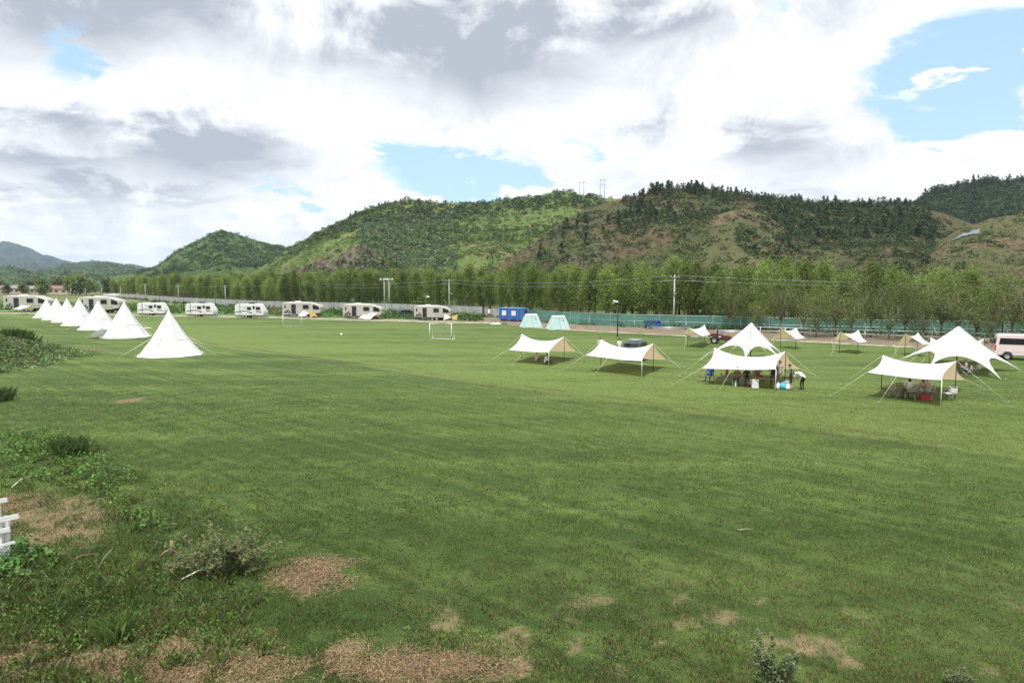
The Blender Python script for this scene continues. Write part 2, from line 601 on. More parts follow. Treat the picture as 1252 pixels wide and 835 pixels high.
# rough pasture and bare river gravel far beyond the field
tan = gy_.ss(210.0, 300.0) * noise(tcn, .012, 4, .6).ss(.42, .6)
base = mixc(tan, base, (.24, .19, .13))
rut = ((-((sd - .5) * (sd - .5)) * 14.0).exp() + (-((sd + 1.1) * (sd + 1.1)) * 14.0).exp()) * n2.ss(.36, .56) * (gy_.ss(26.0, 31.0) * gy_.ss(95.0, 80.0))
base = mixc((rut * .75).sat(), base, (.075, .062, .032))
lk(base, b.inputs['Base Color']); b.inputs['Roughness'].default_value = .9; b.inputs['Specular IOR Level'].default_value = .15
bp = nd('ShaderNodeBump'); bp.inputs['Strength'].default_value = .55; bp.inputs['Distance'].default_value = .06
lk(n4 * .6 + n3 * .8, bp.inputs['Height']); lk(bp.outputs[0], b.inputs['Normal'])
M['ground'] = m
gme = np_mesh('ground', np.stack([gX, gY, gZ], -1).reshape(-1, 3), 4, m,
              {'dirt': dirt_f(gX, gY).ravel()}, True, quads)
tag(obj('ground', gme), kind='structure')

# ------------------------------------------------------------------ grass blades of the near lawn
def blades(x, y, h, wd, lean, col):
    """one bent triangle pair per blade"""
    n = len(x); z = ground_z(x, y)
    a = RNG.uniform(0, 2 * PI, n); ca, sa = np.cos(a), np.sin(a)
    b_ = RNG.uniform(0, 2 * PI, n); lx, ly = np.cos(b_) * lean * h, np.sin(b_) * lean * h
    p0 = np.stack([x - ca * wd / 2, y - sa * wd / 2, z - .01], -1)
    p1 = np.stack([x + ca * wd / 2, y + sa * wd / 2, z - .01], -1)
    p2 = np.stack([x + lx * .4 + ca * wd * .35, y + ly * .4 + sa * wd * .35, z + h * .6], -1)
    p3 = np.stack([x + lx, y + ly, z + h * .95], -1)
    v = np.stack([p0, p1, p2, p3], 1).reshape(-1, 3)
    return v, np.repeat(col, 4, 0)


def fan_points(n, y0, y1, half=.80):
    """points in the fan the camera looks over, evenly spread on the ground"""
    y = np.sqrt(RNG.uniform(y0 ** 2, y1 ** 2, n)); x = RNG.uniform(-half, half, n) * y
    return x, y


GV = []; GC = []
for (n, y0, y1, hh, ww) in ((1150000, 10.5, 66, .050, .017),):
    y = y0 + (y1 - y0) * RNG.uniform(0, 1, n) ** 1.7; x = RNG.uniform(-1, 1, n) * (.8 * y + 9)
    fade = sstep(66, 26, y)
    d = dirt_f(x, y) + RNG.uniform(-.25, .25, n)
    tuft = fbm(x * 2.6, y * 2.6, 41, 3)
    keep = (RNG.uniform(0, 1, n) < np.clip(1.2 - 1.55 * d, .16, 1)) & (RNG.uniform(0, 1, n) < (.55 * sstep(.25, .55, tuft) + .45) * (.12 + .88 * fade))
    x, y, tuft, d = x[keep], y[keep], tuft[keep], d[keep]
    px, py = px_of(x, y)
    left = sstep(330, 120, px) * sstep(560, 640, py)
    h = hh * RNG.uniform(.5, 1.35, len(x)) * (.55 + 1.0 * tuft) * (1 + .9 * left) * (.45 + .55 * sstep(66, 22, y))
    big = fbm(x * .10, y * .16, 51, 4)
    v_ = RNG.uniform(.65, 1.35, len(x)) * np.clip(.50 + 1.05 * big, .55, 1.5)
    strawp = RNG.uniform(0, 1, len(x)) < .06 + .24 * sstep(620, 790, py) * sstep(380, 560, px) + .35 * np.clip(d, 0, 1)
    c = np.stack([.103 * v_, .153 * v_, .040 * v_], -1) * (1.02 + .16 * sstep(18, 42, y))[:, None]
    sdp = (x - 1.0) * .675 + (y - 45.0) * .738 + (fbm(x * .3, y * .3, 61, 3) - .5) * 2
    belt = sstep(-1, 1, sdp) * np.exp(-np.maximum(sdp - 3, 0) * .05)  # same painted step on the blades, cloud-shaded foreground to paler belt
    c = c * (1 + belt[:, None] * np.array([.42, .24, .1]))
    c[strawp] = np.array([.25, .20, .105]) * RNG.uniform(.7, 1.2, (strawp.sum(), 1))
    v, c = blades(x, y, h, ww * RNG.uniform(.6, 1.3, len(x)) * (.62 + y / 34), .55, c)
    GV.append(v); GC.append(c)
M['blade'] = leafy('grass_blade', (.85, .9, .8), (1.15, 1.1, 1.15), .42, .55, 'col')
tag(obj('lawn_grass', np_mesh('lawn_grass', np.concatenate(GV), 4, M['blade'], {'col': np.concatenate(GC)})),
    'short mown green grass covering the near field', 'grass', kind='stuff')


# ------------------------------------------------------------------ leaf clouds
def leaf_quads(c, size, up=.3, aspect=1.5):
    """a bent quad at each centre, turned at random"""
    n = len(c); size = np.asarray(size).reshape(-1, 1) * np.ones((n, 1))
    nrm = RNG.normal(size=(n, 3)); nrm[:, 2] = np.abs(nrm[:, 2]) + up
    nrm /= np.linalg.norm(nrm, axis=1, keepdims=True)
    t = RNG.normal(size=(n, 3)); t -= (t * nrm).sum(1, keepdims=True) * nrm
    t /= np.linalg.norm(t, axis=1, keepdims=True); s = np.cross(nrm, t)
    a = t * size * .5 * aspect; b_ = s * size * .5
    v = np.stack([c - a, c - b_ * .9 + nrm * size * .12, c + a, c + b_ * .9 + nrm * size * .12], 1)
    return v.reshape(-1, 3)


def in_poly(px, py, poly):
    r_ = np.zeros(len(px), bool); n = len(poly)
    for i in range(n):
        x1, y1 = poly[i]; x2, y2 = poly[(i + 1) % n]
        cnd = ((y1 > py) != (y2 > py)) & (px < (x2 - x1) * (py - y1) / (y2 - y1 + 1e-9) + x1)
        r_ ^= cnd
    return r_


def poly_points(poly, n):
    """evenly spread ground points inside an outline traced on the photo"""
    g = [at(*p) for p in poly]
    x0, x1 = min(p.x for p in g), max(p.x for p in g); y0, y1 = min(p.y for p in g), max(p.y for p in g)
    gp = [(p.x, p.y) for p in g]
    xs = RNG.uniform(x0, x1, n); ys = RNG.uniform(y0, y1, n)
    k = in_poly(xs, ys, gp)
    return xs[k], ys[k]


# ------------------------------------------------------------------ weeds on the left
WV = []; WC = []


def weed_patch(poly, n, rad, ht, leaf, nl, col, jit=.3, blade_n=0, blade_h=.5, xy=None):
    x, y = poly_points(poly, n) if xy is None else xy
    col = [col[0] * 1.85, col[1] * 1.8, col[2] * 1.5]
    for i in range(len(x)):
        k = nl; s = RNG.uniform(.55, 1.35)
        r_ = rad * s * np.sqrt(RNG.uniform(0, 1, k)); a = RNG.uniform(0, 2 * PI, k)
        h = ht * s * RNG.uniform(.1, 1, k) * (1 - .6 * (r_ / (rad * s)) ** 2)
        z0 = gz(x[i], y[i])
        c = np.stack([x[i] + r_ * np.cos(a), y[i] + r_ * np.sin(a), z0 + h], -1)
        v = leaf_quads(c, leaf * RNG.uniform(.6, 1.3, k), .8)
        tone = np.array(col) * (1 + RNG.uniform(-jit, jit)) * RNG.uniform(.85, 1.15, 3)
        WV.append(v); WC.append(np.repeat(tone[None], len(v), 0))
        if blade_n and RNG.uniform() < .6:
            bx = x[i] + RNG.normal(size=blade_n) * rad * .5; by = y[i] + RNG.normal(size=blade_n) * rad * .5
            cc = np.array([.125, .170, .045]) * RNG.uniform(.6, 1.4, (blade_n, 1)); dr_ = RNG.uniform(0, 1, blade_n) < .16; cc[dr_] = np.array([.27, .22, .13]) * RNG.uniform(.6, 1.1, (dr_.sum(), 1))
            v, cc = blades(bx, by, blade_h * RNG.uniform(.3, 1.1, blade_n), np.full(blade_n, .011 + .0003 * y[i]), .6, cc)
            WV.append(v); WC.append(cc)


# leafy belt behind the bare patch, then beside it, the low left corner, and the raised bank further off
weed_patch([(0, 535), (60, 525), (120, 545), (160, 590), (120, 612), (60, 590), (0, 585)], 400, .30, .46, .080, 26, (.055, .11, .028), .35, 16, .32)
weed_patch([(90, 560), (175, 580), (205, 640), (230, 670), (180, 672), (130, 615)], 250, .28, .46, .070, 24, (.06, .12, .03), .35, 18, .34)
weed_patch([(0, 665), (40, 660), (70, 690), (20, 712), (0, 712)], 90, .25, .32, .10, 26, (.05, .105, .03), .3)
weed_patch([(0, 690), (230, 680), (330, 735), (250, 775), (120, 765), (0, 775)], 320, .22, .18, .05, 16, (.05, .10, .026), .4, 30, .24)
weed_patch([(0, 770), (300, 745), (330, 800), (120, 845), (0, 845)], 200, .2, .2, .05, 18, (.055, .105, .026), .4, 34, .28)
weed_patch([(420, 740), (760, 770), (900, 850), (420, 850)], 60, .10, .08, .03, 12, (.075, .13, .04), .4, 4, .15)
BANK = True
weed_patch([(0, 560), (150, 610), (215, 690), (160, 700), (0, 690)], 90, .18, .2, .05, 14, (.05, .10, .026), .4, 10, .35)
bx_ = -45.5 + RNG.normal(size=1900) * 2.5; by_ = 57 + RNG.normal(size=1900) * 4.8
bk_ = (np.abs(bx_ + 44.5) < 6.5) & (bx_ < -38.8) & (np.abs(by_ - 57) < 9.5)
weed_patch(None, 0, .45, .40, .17, 16, (.088, .135, .068), .4, 5, .6, (bx_[bk_], by_[bk_]))
M['weed'] = leafy('weed_leaf', (.75, .8, .75), (1.25, 1.2, 1.2), .3, .6, 'col')
tag(obj('weeds', np_mesh('weeds', np.concatenate(WV), 4, M['weed'], {'col': np.concatenate(WC)})),
    'leafy green weeds and rough grass overgrowing the left bank', 'weeds', kind='stuff')

# straw and chippings scattered over the bare patches
SVt = []; SCt = []
for (px, py, rx, ry, k) in SPOTS[:7]:
    c0 = at(px, py); n = int(2600 if rx < 100 else 3600)
    ax = rx / F * c0.y; by = (at(px, py - ry).y - at(px, py + ry).y) / 2
    x = c0.x + RNG.normal(size=n) * ax * .6; y = c0.y + RNG.normal(size=n) * by * .6
    keep = dirt_f(x, y) > .25; x, y = x[keep], y[keep]; n = len(x)
    z = ground_z(x, y) + RNG.uniform(.005, .03, n) + (.05 * ell(x, y, 381, 705, 58, 24))
    a = RNG.uniform(0, 2 * PI, n); L = RNG.uniform(.03, .14, n); wd = .006 + L * .06
    ca, sa = np.cos(a), np.sin(a); tz = RNG.uniform(-.02, .03, n)
    p = lambda s, t, q: np.stack([x + ca * L * s - sa * wd * t, y + sa * L * s + ca * wd * t, z + tz * q], -1)
    v = np.stack([p(-.5, -.5, -1), p(.5, -.5, 1), p(.5, .5, 1), p(-.5, .5, -1)], 1).reshape(-1, 3)
    cc = np.array([.27, .190, .105]) * RNG.uniform(.3, 1.25, (n, 1))
    SVt.append(v); SCt.append(np.repeat(cc, 4, 0))
M['straw'] = leafy('straw', (.8, .8, .8), (1.2, 1.15, 1.1), .1, .8, 'col')
tag(obj('straw', np_mesh('straw', np.concatenate(SVt), 4, M['straw'], {'col': np.concatenate(SCt)})),
    'dry brown straw and chippings strewn over the bare patches', 'straw', kind='stuff')


# ------------------------------------------------------------------ dirt track and earth strip
def strip(name, near, farp, mat, z=.02, seg=90, wob=.5):
    """a sheet between two lines of ground points traced on the photo, edges ragged"""
    def res(line):
        pts = [at(*p) for p in line]; L = [0]
        for i in range(1, len(pts)): L.append(L[-1] + (pts[i] - pts[i - 1]).length)
        o = []
        for t in np.linspace(0, L[-1], seg + 1):
            i = min(max(np.searchsorted(L, t) - 1, 0), len(pts) - 2)
            f = (t - L[i]) / (L[i + 1] - L[i]); o.append(pts[i].lerp(pts[i + 1], f))
        return o
    A, B = res(near), res(farp); mb = MB(); vs = []; fs = []; K = 5
    for i in range(seg + 1):
        wa = (float(fbm(i * .7, 3.1, 5, 3)) - .5) * 2 * wob; wb = (float(fbm(i * .7, 8.7, 6, 3)) - .5) * 2 * wob
        for k in range(K):
            p = A[i].lerp(B[i], k / (K - 1)); p.y += wa * (1 - k / (K - 1)) + wb * k / (K - 1)
            p.z = gz(p.x, p.y) + z + (.05 * math.sin(PI * k / (K - 1)))
            vs.append(p)
    for i in range(seg):
        for k in range(K - 1):
            fs.append((i * K + k, (i + 1) * K + k, (i + 1) * K + k + 1, i * K + k + 1))
    mb.add(vs, fs, 0, True)
    return tag(mb.build(name, mat), kind='structure')


def earth(name, c1, c2, green, gmin, gmax):
    m, b, out = new_mat(name)
    t = nd('ShaderNodeTexCoord').outputs['Object']
    c = mixc(noise(t, .25, 6, .7), c1, c2)
    c = mixc(noise(t, .5, 6, .7).ss(gmin, gmax), c, green)
    f = noise(t, 7, 5, .75)
    lk(mulc(c, f * .9 + .55), b.inputs['Base Color']); b.inputs['Roughness'].default_value = .95
    bp = nd('ShaderNodeBump'); bp.inputs['Strength'].default_value = .6; bp.inputs['Distance'].default_value = .1
    lk(f, bp.inputs['Height']); lk(bp.outputs[0], b.inputs['Normal'])
    return m


M['earth'] = earth('bare_brown_earth', (.135, .10, .066), (.215, .165, .11), (.08, .10, .035), .52, .64)
M['track'] = earth('pale_gravel_track', (.24, .21, .15), (.36, .32, .24), (.10, .14, .045), .47, .60)
M['meadow'] = earth('tall_green_meadow', (.055, .12, .02), (.10, .17, .03), (.13, .15, .05), .62, .75)
strip('meadow', [(-60, 379.5), (60, 382.5), (200, 385), (330, 386.5), (400, 388.5), (507, 390.5)], [(-60, 366), (60, 367), (200, 370), (330, 376.5), (400, 378.5), (507, 382)], M['meadow'], .012)
strip('dirt_track', [(-120, 383), (60, 384.6), (200, 387.2), (330, 389.2), (400, 391.6), (507, 394.2), (600, 396.3)],
      [(-120, 381.2), (60, 382.6), (200, 385), (330, 386.8), (400, 388.8), (507, 391), (600, 393.2)], M['track'], .03, 90, .3)
strip('earth_strip', [(553, 392.5), (600, 395.5), (640, 399.5), (690, 403), (750, 406), (860, 411.5), (940, 415.5), (1000, 418), (1090, 423), (1200, 429), (1360, 440)],
      [(560, 387.3), (600, 388), (640, 391), (690, 393.5), (750, 397), (860, 400), (940, 402.5), (1000, 404), (1090, 406.5), (1200, 409), (1360, 413)], M['earth'], .02, 140, .7)
strip('track_edge', [(640, 400.5), (690, 404), (750, 407), (860, 412.5), (940, 416.8), (1000, 419.5), (1090, 424.5), (1200, 430.5), (1360, 442)],
      [(640, 399.3), (690, 402.6), (750, 405.6), (860, 411), (940, 415), (1000, 417.4), (1090, 422.2), (1200, 428), (1360, 439)], M['track'], .035, 140, .25)

# ------------------------------------------------------------------ hills
HILLS = []


def hill_mat(name, g1, g2, tan, tanamt, rock=False):
    m, b, out = new_mat(name)
    t = nd('ShaderNodeTexCoord').outputs['Object']
    a = noise(t, .018, 5, .6); d = noise(t, .09, 5, .65); e = noise(t, .6, 4, .7)
    c = mixc((a * .6 + d * .5 - .05).ss(.35, .65), g1, g2)
    c = mixc((noise(t, .03, 5, .65)).ss(.62 - tanamt, .70 - tanamt * .5), c, tan)
    if rock:
        at_ = nd('ShaderNodeAttribute'); at_.attribute_name = 'rock'
        mp = nd('ShaderNodeMapping'); lk(t, mp.inputs[0]); mp.inputs['Scale'].default_value = (.25, .25, .05)
        rk = noise(mp.outputs[0], 1.2, 6, .7)
        rc = mixc(rk.ss(.35, .65), (.028, .023, .018), (.15, .12, .09))
        c = mixc((X(at_.outputs['Fac']) * .8 + (d - .5) * 2.2 + (a - .5) * 1.2).ss(.42, .60), c, rc)
    lk(mulc(c, e * .8 + .6), b.inputs['Base Color']); b.inputs['Roughness'].default_value = .95
    b.inputs['Specular IOR Level'].default_value = .1
    bp = nd('ShaderNodeBump'); bp.inputs['Strength'].default_value = .9; bp.inputs['Distance'].default_value = 1.2
    lk(d * .6 + e * .4, bp.inputs['Height']); lk(bp.outputs[0], b.inputs['Normal'])
    return m


def hill(name, ridge, dist, foot, mat, amp=.10, nsc=.012, seed=1, pw=1.0, nu=150, nv=46, rockf=None, step=None, back=.55, jag=4.0):
    """a hill with a real foot, ridge and far side; ridge: (photo x, photo y) of its skyline.
    dist and foot are metres ahead (numbers, or lists matching the ridge points)"""
    rx = np.array([p[0] for p in ridge], float); ry = np.array([p[1] for p in ridge], float)
    dd = np.full(len(rx), dist, float) if not hasattr(dist, '__len__') else np.array(dist, float)
    ff = np.full(len(rx), foot, float) if not hasattr(foot, '__len__') else np.array(foot, float)

    def surf(u, v):
        u = np.asarray(u, float); v = np.asarray(v, float)
        D = np.interp(u, rx, dd); Ft = np.interp(u, rx, ff); py = np.interp(u, rx, ry)
        py = py + (fbm(u * .055, u * 0 + seed, seed + 40, 4) - .5) * jag
        dyr = (417.5 - py) / F
        sl_ = (-SP + dyr * CP) / (CP + dyr * SP)
        zr = np.maximum(CAM_H + D * sl_, .5)
        vv = np.clip(v, 0, 1)
        prof = np.where(v <= 1, vv ** pw, np.clip(1 - ((v - 1) / back) ** 2, -.02, 1))
        y = Ft + (D - Ft) * v
        x = (u - 626) / F * np.where(v > 1, D + (y - D) * .6, y)
        n = fbm(x * nsc, y * nsc, seed, 5) - .5
        rdg = np.abs(fbm(x * nsc * .7, y * nsc * .25, seed + 7, 3) - .5) * 2
        env = np.sin(PI * np.clip(v, 0, 1)) ** .8
        z = zr * (prof + env * (n * amp * 2 - (1 - rdg) * amp * .7)) + (fbm(x * .06, y * .06, seed + 3, 3) - .5) * zr * .03
        z = z - 1.2 * (1 - np.clip(v * 8, 0, 1))
        if step is not None: z = z + step(u, v, zr)
        return x, y, z
    us = np.linspace(rx[0], rx[-1], nu); vs = np.linspace(0, 1 + back, nv)
    Ug, Vg = np.meshgrid(us, vs)
    x, y, z = surf(Ug, Vg)
    idx = np.arange(nu * nv).reshape(nv, nu)
    q = np.stack([idx[:-1, :-1], idx[:-1, 1:], idx[1:, 1:], idx[1:, :-1]], -1).reshape(-1, 4)
    rock = rockf(Ug, Vg) if rockf else np.zeros_like(Ug)
    o = obj(name, np_mesh(name, np.stack([x, y, z], -1).reshape(-1, 3), 4, mat, {'rock': rock.ravel()}, True, q))
    tag(o, kind='structure')
    return surf


HM_far = hill_mat('distant_wooded_slope', (.008, .016, .010), (.050, .072, .036), (.05, .065, .035), .0)
HM_low = hill_mat('low_wooded_slope', (.035, .065, .024), (.07, .11, .035), (.12, .13, .055), .02)
HM_cone = hill_mat('scrubby_slope', (.04, .075, .022), (.075, .11, .03), (.17, .13, .06), .03)
HM_sun = hill_mat('bright_scrubby_slope', (.06, .10, .026), (.115, .15, .042), (.16, .145, .06), .10, True)
HM_brown = hill_mat('dry_brown_slope', (.046, .056, .022), (.074, .075, .031), (.092, .067, .038), .16, True)  # dark tones hold part of the cloud shade over this hill
HM_grass = hill_mat('dry_grass_slope', (.065, .072, .029), (.092, .092, .038), (.12, .09, .05), .14)

hill('far_mountain', [(-420, 330), (-250, 300), (-120, 312), (-40, 306), (0, 298), (14, 296), (30, 303), (55, 310), (85, 317), (110, 320), (140, 322), (170, 327), (230, 333), (320, 338)],
     4200, 2600, HM_far, .6, .006, 3, 1.0, 320, 110, None, None, .55, 11)
S_fh = hill('far_hills', [(-300, 335), (-150, 322), (-60, 330), (10, 328), (40, 333), (60, 330), (90, 322), (120, 319), (140, 321), (165, 326), (200, 333), (260, 340)], 1900, 1200, HM_low, .3, .008, 9)
S_low = hill('low_hill', [(-260, 334), (-140, 326), (-40, 331), (18, 327), (50, 336), (90, 333), (130, 330), (175, 332), (230, 337), (300, 341)], 1150, 800, HM_low, .10, .006, 12)
S_cone = hill('cone_hill', [(120, 343), (165, 334), (185, 328), (205, 317), (228, 302), (250, 291), (264, 284), (275, 282), (290, 286), (308, 292), (325, 297), (345, 301), (365, 305), (400, 315), (450, 330), (500, 342)],
              830, 470, HM_cone, .10, .010, 21)


def cliff1(u, v): return sstep(.04, .10, v) * sstep(.27, .18, v) * sstep(310, 345, u) * sstep(500, 455, u)


def cl_step(u, v, zr): return zr * .20 * sstep(.16, .24, v) * sstep(.9, .4, v) * sstep(325, 350, u) * sstep(500, 440, u)


S_sun = hill('sunlit_hill', [(262, 345), (300, 338), (322, 327), (340, 314), (356, 303), (378, 291), (400, 279), (430, 265), (455, 255), (475, 249), (500, 245), (520, 245), (545, 248), (575, 249), (600, 247), (620, 243),
                              (645, 240), (670, 236), (690, 234), (715, 238), (745, 242), (800, 246), (900, 250), (1000, 262)], 560, 300, HM_sun, .10, .012, 33, .85, 190, 60, cliff1, cl_step)
S_brown = hill('brown_hill', [(560, 345), (600, 330), (640, 305), (670, 282), (700, 262), (730, 250), (760, 243), (775, 240), (800, 232), (830, 230), (860, 232), (900, 238), (950, 243), (1000, 247), (1050, 248), (1100, 247), (1150, 262), (1250, 300), (1400, 330)],
               [330, 335, 345, 365, 390, 410, 425, 430, 430, 430, 430, 430, 430, 430, 430, 430, 430, 430, 430], 190, HM_brown, .13, .013, 45, .95, 210, 60,
               lambda u, v: sstep(560, 590, u) * sstep(780, 690, u) * sstep(.28, .34, v) * sstep(.50, .40, v) + .25 * sstep(.30, .4, v) * sstep(.7, .5, v) * sstep(690, 720, u) * sstep(900, 800, u))
S_spur = hill('spur_hill', [(770, 340), (800, 312), (830, 292), (855, 275), (880, 260), (905, 254), (930, 262), (960, 280), (1000, 305), (1040, 335)], 330, 185, HM_grass, .12, .02, 51, .95, 90, 40)
S_far = hill('wooded_ridge', [(1040, 290), (1090, 258), (1115, 244), (1135, 233), (1160, 226), (1200, 221), (1252, 218), (1330, 222), (1450, 250)], 640, 420, HM_far, .08, .010, 61)
S_near = hill('grassy_hill', [(1060, 345), (1092, 332), (1114, 318), (1140, 300), (1165, 283), (1203, 269), (1252, 258), (1320, 245), (1420, 240), (1520, 270)], 300, 160, HM_grass, .11, .02, 71, .95)

# ------------------------------------------------------------------ vegetation of the hills
HV = []; HC = []


def scrub(surf, u0, u1, v0, v1, n, r0, r1, col, jit, nl=26, mask=None, tall=.9, leaf=.33, keepf=None):
    u = RNG.uniform(u0, u1, n); v = RNG.uniform(v0, v1, n)
    x, y, z = surf(u, v)
    k = np.ones(n, bool)
    if mask is not None: k &= fbm(x * .016 + 3, y * .016, mask, 4) + RNG.uniform(-.05, .05, n) > .48
    if keepf is not None: k &= keepf(u, v)
    nl = int(nl * 1.45)
    for i in np.nonzero(k)[0]:
        r_ = r0 + (r1 - r0) * RNG.uniform() ** 2
        c = RNG.normal(size=(nl, 3)); c /= np.linalg.norm(c, axis=1, keepdims=True); c *= RNG.uniform(.45, 1, (nl, 1)) ** .5
        c[:, 2] = np.abs(c[:, 2]) * tall
        q = leaf_quads(c * r_ + [x[i], y[i], z[i] - .1 * r_], r_ * leaf * RNG.uniform(.7, 1.4, nl), .4, 1.25)
        t = np.array(col) * (1 + RNG.uniform(-jit, jit)) * RNG.uniform(.88, 1.12, 3)
        HV.append(q); HC.append(np.repeat(t[None], len(q), 0))


DK = (.040, .062, .019); MD = (.068, .106, .031); LT = (.135, .19, .055); GY = (.125, .17, .085)
scrub(S_sun, 330, 720, .10, .98, 3000, .9, 3.2, MD, .35, 24, 5)
scrub(S_sun, 350, 620, .30, .95, 1500, .9, 2.6, LT, .25, 24, 8)
scrub(S_sun, 440, 560, .12, .80, 1500, 1.0, 3.2, GY, .25, 26)
scrub(S_sun, 380, 780, .72, 1.03, 800, 1.2, 3.4, DK, .3, 26, None, 1.1)
scrub(S_sun, 320, 500, .02, .20, 420, 1.5, 3.6, MD, .35, 26)
scrub(S_sun, 325, 760, .10, 1.0, 2600, .5, 1.3, (.13, .165, .055), .35, 13)
scrub(S_sun, 325, 520, .15, .6, 700, .8, 2.2, LT, .3, 20)
scrub(S_sun, 600, 760, .2, .9, 500, 1.0, 3.0, LT, .3, 24)
scrub(S_brown, 590, 1250, .18, .95, 2500, .8, 2.8, DK, .35, 24, 15)
scrub(S_brown, 590, 1250, .10, .98, 1000, .7, 2.4, MD, .35, 22, 16)
scrub(S_brown, 590, 1250, .05, 1.0, 3400, .4, 1.2, (.095, .092, .042), .45, 14)
scrub(S_brown, 600, 900, .15, .75, 900, .7, 2.2, MD, .4, 20)
scrub(S_brown, 590, 1150, .10, .98, 3200, .5, 1.5, (.075, .078, .033), .4, 12)
scrub(S_brown, 760, 1130, .88, 1.03, 500, 1.0, 2.0, DK, .3, 18, None, 1.5)
scrub(S_brown, 760, 1140, .55, 1.02, 650, 1.4, 3.4, DK, .3, 26, None, 1.3)
scrub(S_spur, 800, 1020, .1, .98, 420, .5, 2.4, MD, .4, 22, 17)
scrub(S_spur, 800, 1020, .1, 1.0, 600, .4, .9, (.12, .115, .05), .4, 14)
scrub(S_spur, 900, 1040, .15, .95, 300, 1.2, 3.2, DK, .3, 24)
scrub(S_cone, 170, 480, .10, 1.0, 2600, 1.5, 4.2, (.035, .065, .02), .35, 18, 22)
scrub(S_cone, 170, 480, .10, .9, 900, 1.5, 4.0, MD, .35, 18)
scrub(S_far, 1060, 1300, .15, 1.02, 3200, 1.6, 4.2, DK, .3, 20, None, 1.5)
scrub(S_near, 1085, 1320, .08, 1.0, 2600, .3, 1.0, (.085, .09, .038), .45, 12)
scrub(S_brown, 880, 1140, .42, .98, 1300, 1.0, 2.5, (.040, .066, .022), .35, 20, 12, 1.7)
scrub(S_near, 1090, 1300, .30, 1.0, 130, 1.0, 2.6, MD, .4, 24, 25)
scrub(S_fh, -60, 230, .3, 1.0, 1500, 5, 11, MD, .45, 9)
scrub(S_low, -120, 280, .2, 1.0, 1200, 2.5, 6, MD, .4, 14)
M['scrub'] = leafy('scrub_leaf', (.7, .75, .7), (1.3, 1.25, 1.25), .25, .7, 'col')
tag(obj('hillside_scrub', np_mesh('hillside_scrub', np.concatenate(HV), 4, M['scrub'], {'col': np.concatenate(HC)})),
    'mixed green bushes and scrub covering the hillsides', 'scrub', kind='stuff')

# ------------------------------------------------------------------ haze
hz = MB().box((0, 3200, 160), (19600, 12600, 324)).mesh('haze', [])
hm = bpy.data.materials.new('thin_summer_haze'); hm.use_nodes = True; X.nt = hm.node_tree
hm.node_tree.nodes.remove(hm.node_tree.nodes['Principled BSDF'])
pv = nd('ShaderNodeVolumePrincipled'); pv.inputs['Density'].default_value = .00008
pv.inputs['Color'].default_value = (.62, .76, 1.0, 1); pv.inputs['Anisotropy'].default_value = .2
lk(pv.outputs[0], hm.node_tree.nodes['Material Output'].inputs['Volume'])
hz.materials.append(hm)
HAZE = tag(obj('haze', hz), 'thin pale haze hanging in the air of the valley', 'haze', kind='stuff')
# ------------------------------------------------------------------ lines the fences stand on
def gl(lst): return [Vector((x, y, 0)) for x, y in lst]


GREY_L = gl([(-190, 318), (-150, 275), (-122, 240), (-92, 208), (-66, 181), (-28, 160), (-6, 140)])
GREY_S = gl([(-5.6, 139.5), (-2.4, 136)])
GREEN_L = gl([(3.0, 124.0), (9, 115), (16.7, 108), (29.8, 101.5), (38, 96.5), (50, 91), (62, 87), (85, 80)])


class Line:
    def __init__(s, pts):
        s.p = pts; s.L = [0]
        for i in range(1, len(pts)): s.L.append(s.L[-1] + (pts[i] - pts[i - 1]).length)
        s.len = s.L[-1]

    def __call__(s, t, off=0.0):
        t = min(max(t, 0), s.len); i = 0
        while i < len(s.p) - 2 and s.L[i + 1] < t: i += 1
        d = (s.p[i + 1] - s.p[i]).normalized()
        p = s.p[i] + d * (t - s.L[i])
        return p + Vector((-d.y, d.x, 0)) * off, math.atan2(d.y, d.x)


FENCE_ALL = Line(gl([(-215, 350)]) + GREY_L + GREY_S[1:] + GREEN_L)

M['poplar_a'] = leafy('poplar_leaf', (.140, .20, .046), (.24, .30, .082), .38)
M['poplar_b'] = leafy('darker_poplar_leaf', (.095, .15, .036), (.18, .235, .060), .35)
M['pine'] = leafy('pine_needles', (.038, .066, .022), (.070, .105, .034), .15)
M['sapling'] = leafy('sapling_leaf', (.085, .115, .038), (.145, .17, .062), .35)


def poplar_leaves(h, r_, base, nc, nl, leaf, spread=.62):
    V = []
    for k in range(nc):
        f = RNG.uniform(0, 1) ** .85
        z = base + (h - base) * f
        rr = r_ * (math.sin(PI * min(.98, .16 + f * .80)) ** .7) * RNG.uniform(.25, 1.05)
        a = RNG.uniform(0, 2 * PI)
        c = np.array([rr * math.cos(a), rr * math.sin(a), z])
        q = RNG.normal(size=(nl, 3)) * np.array([spread, spread, spread * 1.25]) * RNG.uniform(.6, 1.2)
        V.append(leaf_quads(c + q, leaf * RNG.uniform(.6, 1.3, nl), .35, 1.3))
    return np.concatenate(V)


